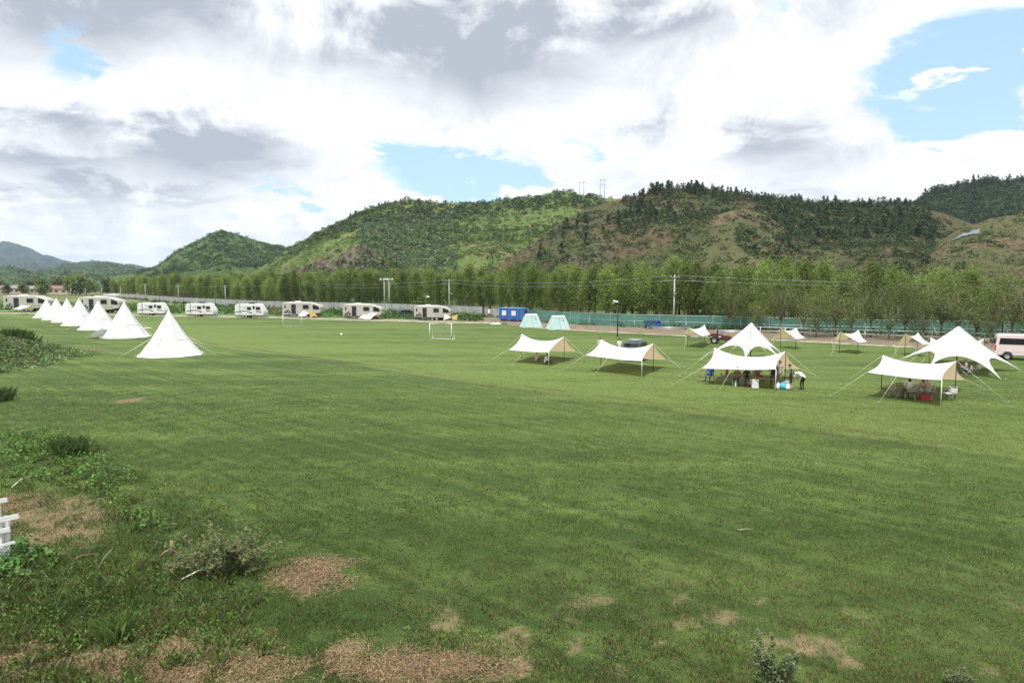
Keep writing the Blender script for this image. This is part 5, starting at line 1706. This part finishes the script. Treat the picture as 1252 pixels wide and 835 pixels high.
M['tanfly'] = cloth('tan_flysheet', (.52, .36, .14), (.52, .36, .14), .35)
flysheet('white flysheet before the nose of the caravan nearest the blue cabin', [(542, 391.6, -.6), (543.5, 383.7, 0), (552.5, 388, .3)], [(552.6, 386.2, .3), (559.6, 384.4, .6), (558.6, 391.4, -.2), (553, 390.8, -.4)], 120.5, [(543.5, 383.7, 0), (559.5, 384.5, .6)])
flysheet('white and orange flysheet before the caravan behind the left goal', [(363.5, 386.6, -.8), (371.3, 379.4, 0), (378, 382.4, .2), (372, 386.6, -.9)], [(378, 380.4, .2), (383, 378.6, .5), (384.5, 383, .3), (389, 387.6, -.6), (384, 386, -.4), (379, 388.6, -.8)], 131, [(371.3, 379.6, 0), (383, 378.8, .5)])
awning('thin pale awning poles and sheet before the longest beige caravan', (26, 372.8), (38, 373.6), (15, 377.5), (25, 378.5), (41, 378.4), M['olivetarp'], 2.6, 1.5, False, G3, False, .10, 'caravan_awning', (149, 147))


# ------------------------------------------------------------------ star tents
def star_tent(label, apex, z, tips):
    ap = at(*apex, z); o = Vector((ap.x, ap.y, 0)); t = thing('star_tent', label, 'canopy tent', o, 0, 'white star-shaped canopies'); a = Vector((0, 0, z))
    T = [q - o for q in tips]; n = len(T); vs = []; fs = []; NU = 14; NV = 12
    for i in range(n):
        p, q = T[i], T[(i + 1) % n]; mid = (p + q) / 2; ctrl = Vector((mid.x * .18, mid.y * .18, z * .70)); base = len(vs)
        for u in range(NU + 1):
            f = u / NU; e = p * (1 - f) ** 2 + ctrl * 2 * f * (1 - f) + q * f * f
            for k in range(NV + 1):
                g = k / NV; s = a.lerp(e, g); s.z -= .55 * math.sin(PI * g) * (1 - abs(2 * f - 1) * .4) * .55
                vs.append(s)
        for u in range(NU):
            for k in range(NV):
                b_ = base + u * (NV + 1) + k; fs.append((b_, b_ + 1, b_ + NV + 2, b_ + NV + 1))
    me = MB().add(vs, fs, 0, True).mesh('cover', M['tarp'], False)
    bm = bmesh.new(); bm.from_mesh(me); bmesh.ops.remove_doubles(bm, verts=bm.verts[:], dist=.004)
    bmesh.ops.dissolve_degenerate(bm, dist=.001, edges=bm.edges[:])
    bm.normal_update()
    for f in bm.faces:
        if f.normal.z < 0: f.normal_flip()
    for f in bm.faces: f.smooth = True
    bm.to_mesh(me); bm.free()
    obj('cover', me, t)
    MB().tube([(0, 0, -.05), (0, 0, z + .05)], .045, 8).build('pole', M['dark'], t)
    for q in T:
        d = Vector((q.x, q.y, 0)).normalized(); e = q + d * 1.4 * max(q.z, .25); e.z = gz(e.x + o.x, e.y + o.y)
        if q.z > .3: MB().tube([q, e], .022, 5).build('guy_rope', M['rope'], t)
        MB().tube([e + Vector((0, 0, -.05)), e + Vector((0, 0, .15))], .018, 5).build('peg', M['steel'], t)
    return t


c = at(919, 394, 3.4)
S1 = star_tent('white star-shaped canopy rising behind the crowded awning', (919, 394), 3.4,
               [dep(866, 433, c.y), dep(911, 441, c.y - 4.4), dep(953, 437, c.y - 2.6), dep(966, 440, c.y + .8), dep(938, 432, c.y + 4.6), dep(893, 430, c.y + 3.8)])
c = at(1172.4, 398.3, 3.6)
S2 = star_tent('white star-shaped canopy behind the nearest awning, left of the pink van', (1172.4, 398.3), 3.6,
               [dep(1099, 440, c.y + .3), dep(1135, 449, c.y - 3.6), dep(1225, 464.5, c.y - 4.6), dep(1256, 457, c.y + .2), dep(1198, 438, c.y + 4.6), dep(1130, 440, c.y + 3.6)])
# ------------------------------------------------------------------ people
def skin_body(J, E, mats_of, name, mats, parent):
    """joints (position, radius) and bones grown into one continuous body; materials by nearest bone"""
    names = list(J); me = bpy.data.meshes.new('skeleton')
    me.from_pydata([J[n][0] for n in names], [(names.index(a), names.index(b)) for a, b in E], [])
    ob = bpy.data.objects.new('skeleton', me); COL.objects.link(ob)
    ob.modifiers.new('skin', 'SKIN'); sk = me.skin_vertices[0].data if me.skin_vertices else None
    if sk is None:
        bpy.context.view_layer.objects.active = ob; bm = bmesh.new(); bm.from_mesh(me); bm.verts.layers.skin.verify(); bm.to_mesh(me); bm.free(); sk = me.skin_vertices[0].data
    for i, n in enumerate(names):
        r_ = J[n][1]; sk[i].radius = (r_ if not hasattr(r_, '__len__') else r_[0], r_ if not hasattr(r_, '__len__') else r_[1]); sk[i].use_root = (n == 'pelvis')
    ob.modifiers['skin'].use_smooth_shade = True
    s = ob.modifiers.new('sub', 'SUBSURF'); s.levels = 1; s.render_levels = 1
    dg = bpy.context.evaluated_depsgraph_get(); ev = ob.evaluated_get(dg)
    m2 = bpy.data.meshes.new_from_object(ev); m2.name = name
    bpy.data.objects.remove(ob); bpy.data.meshes.remove(me)
    m2.materials.clear()
    for q in mats: m2.materials.append(q)
    segs = [(Vector(J[a][0]), Vector(J[b][0]), mats_of(a, b), (min(J[a][1] if not hasattr(J[a][1], '__len__') else J[a][1][0], J[b][1] if not hasattr(J[b][1], '__len__') else J[b][1][0]))) for a, b in E]
    for p in m2.polygons:
        c = p.center; best = None
        for a, b, k, r_ in segs:
            d = b - a; f = max(0, min(1, (c - a).dot(d) / max(d.length_squared, 1e-9))); q = (c - (a + d * f)).length - r_
            if best is None or q < best[0]: best = (q, k)
        p.material_index = best[1]; p.use_smooth = True
    return obj(name, m2, parent)


def person(label, loc, rz, pose, shirt, legs, shoes=None, short=False, sleeve='short', h=1.68, hair='short', hat=None, lean=0.0, group=None, skirt=False, head_turn=0.0):
    """figure facing +y, standing, bending or sitting on a chair (seat .42) or on the ground"""
    k = h / 1.7; t = thing('person', label, 'person', loc, rz, group); J = {}
    V = lambda x, y, z: Vector((x, y, z)) * k
    if pose == 'stand': pel = V(0, 0, .93); ch = V(0, .02 + lean * .3, 1.28); nk = V(0, .03 + lean * .5, 1.45); hd = V(0, .05 + lean * .6, 1.58)
    elif pose == 'bend': pel = V(0, -.15, .90); ch = V(0, .22, 1.10); nk = V(0, .42, 1.12); hd = V(0, .56, 1.06)
    elif pose == 'chair': pel = V(0, 0, .52); ch = V(0, .0 + lean, .86); nk = V(0, .03 + lean * 1.5, 1.04); hd = V(0, .06 + lean * 1.8, 1.17)
    else: pel = V(0, 0, .13); ch = V(0, .08 + lean, .46); nk = V(0, .13 + lean * 1.4, .63); hd = V(0, .18 + lean * 1.6, .76)
    sp = pel.lerp(ch, .5)
    up = (hd - nk).normalized()
    J['pelvis'] = (pel, (.15 * k, .11 * k)); J['spine'] = (sp, (.14 * k, .10 * k)); J['chest'] = (ch, (.165 * k, .11 * k)); J['neck'] = (nk, .052 * k)
    J['jaw'] = (nk.lerp(hd, .55), .062 * k); J['head'] = (hd + up * .02 * k, .088 * k); J['crown'] = (hd + up * .10 * k, .062 * k)
    E = [('pelvis', 'spine'), ('spine', 'chest'), ('chest', 'neck'), ('neck', 'jaw'), ('jaw', 'head'), ('head', 'crown')]
    f = Vector((math.sin(head_turn), math.cos(head_turn), 0)); f = (f - up * f.dot(up)).normalized(); sd_ = f.cross(up).normalized()
    J['nose'] = (hd + f * .105 * k - up * .005 * k, .014 * k); E.append(('head', 'nose'))
    for s, nm in ((-1, 'l'), (1, 'r')):
        J['ear' + nm] = (hd + sd_ * s * .092 * k, .016 * k); E.append(('head', 'ear' + nm))
        sh = ch + Vector((s * .19 * k, 0, .10 * k)); 
        if pose == 'bend': sh = ch + Vector((s * .19 * k, .14 * k, 0)); el = sh + V(s * .03, .06, -.27); wr = el + V(-s * .05, .14, -.22)
        elif pose == 'stand': el = sh + V(s * .06, -.01, -.27); wr = el + V(-s * .04, .16, -.16)
        else: el = sh + V(s * .06, .06, -.26); wr = el + V(-s * .10, .20, .04)
        J['sh' + nm] = (sh, .062 * k); J['el' + nm] = (el, .042 * k); J['wr' + nm] = (wr, .027 * k)
        hd_ = (wr - el).normalized(); pm = wr + hd_ * .06 * k; J['palm' + nm] = (pm, .033 * k)
        E += [('chest', 'sh' + nm), ('sh' + nm, 'el' + nm), ('el' + nm, 'wr' + nm), ('wr' + nm, 'palm' + nm)]
        side = hd_.cross(Vector((0, 0, 1))).normalized()
        for q in range(4):
            b_ = pm + hd_ * .045 * k + side * (q - 1.5) * .019 * k; tip = b_ + hd_ * (.05, .06, .055, .042)[q] * k + Vector((0, 0, -.018 * k))
            J['fb%s%d' % (nm, q)] = (b_, .0095 * k); J['ft%s%d' % (nm, q)] = (tip, .008 * k); E += [('palm' + nm, 'fb%s%d' % (nm, q)), ('fb%s%d' % (nm, q), 'ft%s%d' % (nm, q))]
        J['th' + nm] = (pm - side * s * .05 * k + hd_ * .02 * k, .011 * k); E.append(('palm' + nm, 'th' + nm))
        hp = pel + Vector((s * .095 * k, .0, -.04 * k)); J['hip' + nm] = (hp, .092 * k)
        if pose in ('stand', 'bend'): kn = V(s * .11, .03, .49); an = V(s * .12, -.02, .09); to = V(s * .14, .15, .04)
        elif pose == 'chair': kn = V(s * .14, .42, .50); an = V(s * .15, .44, .09); to = V(s * .17, .60, .04)
        else: kn = V(s * .24, .36, .36 if s > 0 else .16); an = V(s * .10, .42 + .10 * s, .07); to = V(s * .06, .56 + .10 * s, .045)
        J['kn' + nm] = (kn, .062 * k); J['an' + nm] = (an, .038 * k); J['to' + nm] = (to, .034 * k)
        J['cf' + nm] = (kn.lerp(an, .35), .056 * k); J['tg' + nm] = (hp.lerp(kn, .35), .082 * k)
        E += [('pelvis', 'hip' + nm), ('hip' + nm, 'tg' + nm), ('tg' + nm, 'kn' + nm), ('kn' + nm, 'cf' + nm), ('cf' + nm, 'an' + nm), ('an' + nm, 'to' + nm)]

    def mo(a, b):
        if b[:2] in ('to',): return 3
        if a == 'pelvis' and b == 'spine': return 1
        if a in ('spine',) or b[:2] == 'sh' or (a == 'chest' and b == 'neck'): return 1
        if a[:2] == 'sh': return 1
        if a[:2] == 'el': return 1 if sleeve == 'long' else 0
        if a == 'pelvis' or a[:3] == 'hip' or (a[:2] == 'tg'): return 2
        if a[:2] in ('kn', 'cf'): return 0 if short else 2
        return 0
    body = skin_body(J, E, mo, 'body', [M['skin'], shirt, legs, shoes or M['dark']], t)
    ctr = hd + up * .025 * k                                                 # hair as a cap over the back and top of the head
    mb = MB(); vs = []; fs = []; A_, B_ = 14, 8; rot = Matrix((sd_, f, up)).transposed()
    for i in range(B_ + 1):
        for j in range(A_):
            th = PI * .02 + (PI * (.56 if hair == 'short' else .62)) * i / B_; ph = 2 * PI * j / A_; fr = .5 + .5 * math.sin(ph)
            th2 = th * (1 - .42 * fr)
            v = Vector((math.sin(th2) * math.cos(ph) * .104, math.sin(th2) * math.sin(ph) * .112, math.cos(th2) * .118)) * k
            vs.append(ctr + rot @ v)
    for i in range(B_):
        for j in range(A_): fs.append((i * A_ + j, i * A_ + (j + 1) % A_, (i + 1) * A_ + (j + 1) % A_, (i + 1) * A_ + j))
    fs.append(tuple(range(A_)))
    if hair == 'long':
        dn = Vector((0, 0, -1)); b0 = ctr - f * .07 * k
        mb.tube([b0 + up * .06 * k, b0 - f * .02 * k, b0 + dn * .20 * k - f * .02 * k, b0 + dn * .36 * k], [.075 * k, .10 * k, .10 * k, .05 * k], 10)
    mb.add(vs, fs, 0, True); mb.build('hair', M['hair'], t)
    for s in (-1, 1):
        e = hd + f * .083 * k + sd_ * s * .033 * k + up * .02 * k
        MB().lathe([(.011 * math.sin(PI * q / 6), -.011 * math.cos(PI * q / 6)) for q in range(7)], e, 8).build('eye', M['dark'], t)
    mt = hd + f * .088 * k - up * .045 * k
    MB().tube([mt - sd_ * .022 * k, mt + f * .006, mt + sd_ * .022 * k], .006 * k, 5).build('mouth', M['tailred'], t)
    if hat: MB().lathe([(.0, .13), (.09, .12), (.115, .06), (.12, .03), (.19, .02), (.19, .012), (.1, .0)], hd + Vector((0, 0, .03)), 14).build('hat', hat, t)
    return t


def shirtm(name, c, var=.1): M[name] = plain(name, c, .85, var=var, scale=5); return M[name]


w_sh = shirtm('white_shirt', (.70, .70, .70)); pk_sh = shirtm('pale_pink_shirt', (.55, .42, .40)); bl_sh = shirtm('blue_shirt', (.03, .10, .45)); rd_sh = shirtm('dusty_red_shirt', (.28, .10, .08))
bk_sh = shirtm('black_shirt', (.02, .02, .022)); gy_sh = shirtm('grey_shirt', (.25, .26, .28)); br_sh = shirtm('brown_shirt', (.20, .13, .09)); cr_sh = shirtm('cream_shirt', (.50, .45, .38))
pat, b, out = new_mat('dark_and_white_patterned_shirt')
vn = nd('ShaderNodeTexVoronoi'); lk(nd('ShaderNodeTexCoord').outputs['Object'], vn.inputs['Vector']); vn.inputs['Scale'].default_value = 14
lk(mixc(X(vn.outputs['Distance']).ss(.25, .4), (.45, .45, .45), (.03, .03, .035)), b.inputs['Base Color']); b.inputs['Roughness'].default_value = .85
jn = shirtm('dark_blue_jeans', (.03, .04, .07)); bkp = M['black_shirt']; khaki = shirtm('khaki_trousers', (.22, .19, .13)); red_p = shirtm('dark_red_trousers', (.22, .05, .05))


def g_at(px, py): p = at(px, py); return Vector((p.x, p.y, gz(p.x, p.y)))


# under the first awning
person('person in a pink top sitting on the grass at the left under the first awning', g_at(655.5, 442.5), R(-25), 'ground', pk_sh, rd_sh, short=True)
person('person in a white shirt sitting on the grass at the right under the first awning', g_at(666.5, 445), R(-70), 'ground', w_sh, jn)
# behind the second awning
person('standing person in a white shirt with back turned beside the off-road car', g_at(757.5, 435), R(15), 'stand', w_sh, jn)
person('standing person in pink whose head shows over the second awning', g_at(733, 433.5), R(200), 'stand', pk_sh, jn)


# ------------------------------------------------------------------ camp furniture
def chair(label, loc, rz, mat, group='folding camp chairs', back=True):
    t = thing('camp_chair', label, 'chair', loc, rz, group)
    MB().add([(-.26, -.24, .42), (.26, -.24, .42), (.26, .24, .45), (-.26, .24, .45), (0, 0, .38)], [(0, 1, 4), (1, 2, 4), (2, 3, 4), (3, 0, 4)]).build('seat', mat, t)
    if back: MB().box((0, -.30, .62), (.52, .03, .28), 0, Matrix.Rotation(R(6), 4, 'X')).build('backrest', mat, t)
    f = MB()
    for s in (-.27, .27):
        f.tube([(s, .24, 0), (s, -.24, .44), (s, -.34, .84)] if back else [(s, .24, 0), (s, -.24, .44)], .014, 5); f.tube([(s, -.26, 0), (s, .24, .44)], .014, 5); f.tube([(s, -.28, .62), (s, .2, .60)] if back else [(s, -.24, .44), (s, .24, .44)], .014, 5)
    f.tube([(-.27, .24, .44), (.27, .24, .44)], .014, 5); f.tube([(-.27, -.34, .83), (.27, -.34, .83)] if back else [(-.27, -.24, .44), (.27, -.24, .44)], .014, 5); f.build('frame', M['steel'], t)
    return t


def table(label, loc, rz, L=1.2, W=.6, h=.52, mat=None, name='camp_table'):
    t = thing(name, label, 'table', loc, rz)
    s = MB()
    for k in range(9): s.box((-L / 2 + L * (k + .5) / 9, 0, h), (L / 9 - .012, W, .025))
    s.build('tabletop', mat or M['table'], t)
    for x in (-L / 2 + .08, L / 2 - .08):
        f = MB(); f.tube([(x, -W / 2 + .03, 0), (x, W / 2 - .03, h - .02)], .014, 5); f.tube([(x, W / 2 - .03, 0), (x, -W / 2 + .03, h - .02)], .014, 5); f.build('leg', M['steel'], t)
    return t


# the crowded awning
cb = g_at(868.5, 467.5); chair('camp stool holding the person in blue left of the crowded awning', cb, R(0), M['chairgrey'], back=False)
person('person in a blue shirt sitting on a stool at the left of the crowded awning', cb + Vector((0, .02, 0)), R(5), 'chair', bl_sh, jn)
table('low camp table at the far left beside the person in blue', g_at(861.5, 467), R(10), .9, .5, .40)
seat = [(888.5, 469, -115, rd_sh, khaki, 'person in dusty red sitting behind the rope at the crowded awning', 'short'), (901.5, 471.5, 150, br_sh, jn, 'person in brown sitting between the red and black shirts at the crowded awning', 'long'),
        (913, 471, 170, bk_sh, jn, 'person with long dark hair in black sitting at the crowded awning', 'long'), (926.5, 468, 185, br_sh, red_p, 'person sitting with dark red trousers behind the slatted table', 'short'), (919, 473, 60, pk_sh, red_p, 'child in pink crouching beside the white cooler box', 'short')]
for i, (px, py, rz, sh, lg, lab, hr) in enumerate(seat):
    p = g_at(px, py)
    if i < 4:
        chair(['camp chair under the person in dusty red', 'camp chair under the person in brown', 'camp chair under the person in a black shirt', 'camp chair behind the slatted table'][i], p, R(rz), M['chairgrey'], back=(i in (0, 3)))
        person(lab, p + Vector((0, .02, 0)), R(rz), 'chair', sh, lg, hair=hr)
    else: person(lab, p, R(rz), 'ground', sh, lg, h=1.2)
person('person in black standing half hidden by the awning pole', g_at(945, 473), R(150), 'stand', bk_sh, jn, hair='long')
person('person in tan standing under the tan end of the crowded awning', g_at(952.5, 471.5), R(190), 'stand', cr_sh, khaki)
person('standing person in a patterned shirt and black shorts beside the awning', g_at(967, 477), R(60), 'stand', pat, bkp, short=True, lean=.1)
person('person in white bending over beside the one in patterned shirt', g_at(980.5, 477), R(28), 'bend', w_sh, bkp)
table('slatted wooden table beside the white cooler box', g_at(936, 473.5), R(-12), 1.3, .6, .55)
table('low wooden table between the seated people at the crowded awning', g_at(906, 470.5), R(-8), 1.0, .5, .42)
# cooler box, bags, bottles
t = thing('cooler_box', 'white cooler box standing upright at the front of the crowded awning', 'cooler', g_at(923.2, 474.5), R(-6))
MB().box((0, 0, .24), (.40, .36, .48), 0, None, .03).build('body', M['white'], t); MB().box((0, 0, .52), (.43, .39, .08), 0, None, .03).build('lid', M['white'], t)
MB().tube([(-.2, -.2, .44), (-.1, -.24, .34), (.1, -.24, .34), (.2, -.2, .44)], .012, 5).build('handle', M['steel'], t)
for i, (px, py, mt, lab, s) in enumerate([(958.5, 476, 'plasticblue', 'bright blue carrier bag on the grass beside the patterned shirt', 1.15), (951.5, 475.5, 'white', 'white carrier bag lying left of the blue bag', .9), (964, 476.5, 'offwhite', 'pale bag lying right of the blue bag', .95), (962, 472.5, 'chairgrey', 'khaki bag standing behind the blue bag', 1.0)]):
    t = thing('carrier_bag', lab, 'bag', g_at(px, py), .4 * i); v = []; f = []; n = 12
    for r_, z in ((.18, 0), (.26, .10), (.24, .24), (.14, .36), (.05, .42), (.0, .42)):
        for k in range(n): q = 2 * PI * k / n; rr = r_ * (1 + .14 * math.sin(3 * q + z * 9 + i)); v.append((rr * 1.25 * math.cos(q) * s, rr * math.sin(q) * s, z * s))
    for a in range(5):
        for k in range(n): f.append((a * n + k, a * n + (k + 1) % n, (a + 1) * n + (k + 1) % n, (a + 1) * n + k))
    MB().add(v, f, 0, True).build('sack', M[mt], t)
    MB().tube([(-.08 * s, 0, .40 * s), (0, 0, .54 * s), (.08 * s, 0, .40 * s)], .012, 5).build('handle', M[mt], t)
for px, py, lab in ((896.5, 472, 'left white bottle of the pair on the grass before the seated people'), (899.5, 472.5, 'right white bottle of the pair on the grass before the seated people')):
    o = MB().lathe([(0, 0), (.055, 0), (.06, .02), (.06, .24), (.025, .32), (.025, .37), (0, .37)], (0, 0, 0), 12).build('bottle', M['white']); o.location = g_at(px, py); tag(o, lab, 'bottle')

# the nearest awning
cb = g_at(1111.5, 487.5); chair('wide khaki camp chair under the person with long black hair', cb, R(-8), M['chairgrey'])
person('person with long black hair in white seen from behind under the nearest awning', cb + Vector((0, .02, 0)), R(-8), 'chair', w_sh, bkp, hair='long', h=1.8)
cb = g_at(1127.5, 486); chair('camp chair behind the red crate under the nearest awning', cb, R(165), M['chairgrey']); person('person in pale pink sitting across the table under the nearest awning', cb, R(165), 'chair', pk_sh, cr_sh, lean=.06, hair='long')
cb = g_at(1134.5, 487); chair('camp chair at the right of the low table under the nearest awning', cb, R(130), M['chairgrey']); person('person in a cream shirt leaning over the table under the nearest awning', cb, R(130), 'chair', cr_sh, gy_sh, lean=.10)
table('dark low table with the red crate beneath it', g_at(1128, 489.5), R(-5), 1.15, .5, .42, M['dark'])
t = thing('crate', 'red crate standing under the low table of the nearest awning', 'crate', g_at(1131, 490), R(-5))
g = MB(); g.box((0, 0, .03), (.55, .34, .05))
for c, d in (((0, -.17, .17), (.55, .025, .26)), ((0, .17, .17), (.55, .025, .26)), ((-.27, 0, .17), (.025, .32, .26)), ((.27, 0, .17), (.025, .32, .26))): g.box(c, d)
g.build('box', M['red'], t); MB().box((0, 0, .31), (.58, .37, .03)).build('rim', M['tailred'], t)
chair('empty pale camp chair at the right of the nearest awning', g_at(1159, 490), R(95), M['offwhite'])
chair('empty dark-framed camp chair at the left of the nearest awning', g_at(1094, 486), R(-70), M['chairgrey'])
table('small side table at the left of the nearest awning', g_at(1101, 486.5), R(10), .6, .45, .45)
# below the right-hand star tent
cb = g_at(1181, 461); chair('camp chair under the right-hand star tent with a person in it', cb, R(60), M['chairgrey']); person('person in grey sitting under the right-hand star tent', cb, R(60), 'chair', gy_sh, jn)
chair('empty pale camp chair under the right-hand star tent', g_at(1191, 458), R(80), M['offwhite'])
# tables and chairs below the small awning by the tractor
table('dark table below the small awning beside the red tractor', g_at(850, 415), R(0), 1.6, .7, .6, M['bark'])
for px, lab in ((842.5, 'dark camp chair at the left of the table below the small awning'), (857.5, 'dark camp chair at the right of the table below the small awning')):
    chair(lab, g_at(px, 415), R(90 if px < 850 else -90) * -1, M['dark'])

# ------------------------------------------------------------------ things near the camera
# broken white fence at the left edge
p = g_at(3, 688); t = thing('picket_fence', 'broken white wooden fence with leaning slats at the left edge', 'fence', p)
s = p.y / F
MB().box((-.5 * s, 0, 63 * s), (7 * s, .08, 130 * s), 0, Matrix.Rotation(R(-1.5), 4, 'Y'), .01).build('post', M['offwhite'], t)
MB().box((1.5 * s, .09, 26 * s), (8 * s, .06, 62 * s), 0, Matrix.Rotation(R(4), 4, 'Y'), .01).build('post', M['offwhite'], t)
for (x1, z1, ang, th, L, yy) in ((14, 80, 9, 5.5, 62, -.07), (28, 60, 13, 6.5, 78, -.10), (15, 42, 10, 6, 60, -.07), (22, 27, 16, 3.5, 40, -.12), (9, 16, 4, 5, 40, -.07)):
    a = R(ang); d = Vector((math.cos(a), 0, math.sin(a))); e = Vector((x1 * s, yy, z1 * s)); c = e - d * (L * s / 2)
    MB().box((0, 0, 0), (L * s, .035, th * s), 0, Matrix.Translation(c) @ Matrix.Rotation(-a, 4, 'Y'), .006).build('slat', M['offwhite'], t)

# heap of cut branches
M['cutleaf'] = leafy('wilting_leaf', (.16, .22, .085), (.30, .34, .15), .35)
p = g_at(278, 700); t = thing('brush_heap', 'heap of cut leafy branches wilting on the grass beside the straw patch', 'brush heap', p)
g = MB(); V = []; s = p.y / F
for k in range(75):
    a = random.uniform(0, 2 * PI); r_ = random.uniform(0, .55); b0 = Vector((math.cos(a) * r_ * 1.5, math.sin(a) * r_ * .8, random.uniform(.03, .66) * (1 - r_)))
    d = Vector((random.uniform(-1, 1), random.uniform(-.7, .7), random.uniform(-.05, .70))).normalized(); L_ = random.uniform(.4, 1.0)
    b0 = b0 * 1.12
    q = [b0, b0 + d * L_ * .5 + Vector((0, 0, .03)), b0 + d * L_ + Vector((0, 0, random.uniform(-.1, .08)))]
    g.tube(q, [.013, .009, .004], 5)
    n = 38; f = RNG.uniform(.15, 1.05, n)[:, None]
    c = np.array(b0) + np.array(d) * f * L_ + RNG.normal(size=(n, 3)) * .065; c[:, 2] = np.maximum(c[:, 2], .02)
    V.append(leaf_quads(c, .055 * RNG.uniform(.6, 1.4, n), .5, 1.9))
g.build('branches', M['wood'], t); obj('leaves', np_mesh('leaves', np.concatenate(V), 4, M['cutleaf']), t)
MB().tube([(-.95, -.35, .03), (-.55, -.28, .22), (-.2, -.2, .30)], [.018, .02, .015], 7).build('bare_stick', M['rope'], t)
# old stump and its split root
p = g_at(210, 676); t = thing('wood_stake', 'old brown wooden stake standing in weeds left of the brush heap', 'stake', p)
MB().tube([(0, 0, -.05), (.01, 0, .22), (.0, .01, .40)], [.055, .05, .04], 9).build('shaft', M['wood'], t)
MB().tube([(-.28, -.05, .0), (-.15, -.02, .12), (-.05, 0, .16)], [.03, .035, .02], 7).build('split_root', M['wood'], t)
# loose sticks
for (x1, y1, x2, y2, r_, mt, lab) in ((14, 598, 40, 584, .018, 'rope', 'pale bent stick lying in the weeds above the broken fence'), (118, 694, 138, 676, .02, 'wood', 'crooked brown stick standing out of the rough grass'), (85, 685, 118, 682, .014, 'wood', 'thin brown stick lying left of the crooked one'),
                                  (902, 649, 920, 648.5, .007, 'rope', 'thin pale twig lying on the open lawn')):
    a = g_at(x1, y1); b_ = g_at(x2, y2); m_ = (a + b_) / 2 + Vector((random.uniform(-.05, .05), 0, .10 if r_ > .012 else .02))
    o = MB().tube([a - a, m_ - a, b_ - a + Vector((0, 0, .08 if r_ > .012 else .02))], [r_, r_ * .9, r_ * .5], 6).build('stick', M[mt]); o.location = a + Vector((0, 0, .03)); tag(o, lab, 'stick')


# taller plants
def tall_tuft(name, label, cat, px, py, n, h, spread, col, wd=.03, leafmat='blade'):
    p = g_at(px, py); t = thing(name, label, cat, p)
    x = RNG.normal(size=n) * spread; y = RNG.normal(size=n) * spread; z0 = ground_z(x + p.x, y + p.y)
    hh = h * RNG.uniform(.4, 1.1, n); c = np.array(col) * RNG.uniform(.6, 1.4, (n, 1))
    v, c = blades(x + p.x, y + p.y, hh, np.full(n, wd), .5, c); v = v - np.array([p.x, p.y, p.z])
    obj('leaves', np_mesh('leaves', v, 4, M[leafmat], {'col': c}), t)
    return t


tall_tuft('grass_tuft', 'tall dark grass tuft on the raised bank before the tepees', 'grass tuft', 24, 437, 900, 1.1, .5, (.075, .125, .035), .04)
tall_tuft('grass_tuft', 'dense grass tuft growing at the left edge below the bank', 'grass tuft', -2, 490, 400, .8, .35, (.08, .12, .045), .035)
tall_tuft('grass_tuft', 'bright upright grass tuft in the low left corner', 'grass tuft', 140, 785, 260, .55, .12, (.125, .19, .05), .012)
tall_tuft('grass_tuft', 'bushy grass tuft among the weeds behind the bare patch', 'grass tuft', 85, 556, 420, .75, .3, (.075, .125, .035), .018)


def feathery(label, px, py, h, ns, spread, col, seed):
    """upright herb with side twigs carrying fine leaves"""
    p = g_at(px, py); t = thing('feathery_weed', label, 'weed', p); g = MB(); V = []
    for k in range(ns):
        a = random.uniform(0, 2 * PI); d = Vector((math.cos(a) * spread, math.sin(a) * spread, 1)).normalized(); L_ = h * random.uniform(.6, 1.05)
        b0 = Vector((math.cos(a) * .05, math.sin(a) * .05, -.02)); tip = b0 + d * L_
        g.tube([b0, b0.lerp(tip, .5) + Vector((.01, .02, 0)), tip], [.008, .006, .002], 5)
        for j in range(16):
            f = random.uniform(.15, 1); q = b0.lerp(tip, f); a2 = random.uniform(0, 2 * PI); l2 = .22 * (1.15 - f) * random.uniform(.6, 1.2)
            e = q + Vector((math.cos(a2), math.sin(a2), .7)) * l2; g.tube([q, e], [.003, .001], 3, cap=False)
            n = 16; ff = RNG.uniform(.1, 1.1, n)[:, None]; c = np.array(q) + (np.array(e) - np.array(q)) * ff + RNG.normal(size=(n, 3)) * .014
            V.append(leaf_quads(c, .026 * RNG.uniform(.5, 1.4, n), .3, 2.4))
    g.build('stems', M['weedstem'], t); obj('leaves', np_mesh('leaves', np.concatenate(V), 4, M['feather']), t)


M['weedstem'] = plain('green_stem', (.11, .15, .06), .7, var=.2); M['feather'] = leafy('feathery_leaf', (.20, .26, .12), (.32, .37, .19), .4)
feathery('pale feathery weed standing tall at the bottom edge of the lawn', 948, 846, 1.0, 26, .42, None, 1)
feathery('small bright weed low at the bottom right edge of the lawn', 1172, 842, .38, 6, .35, None, 2)
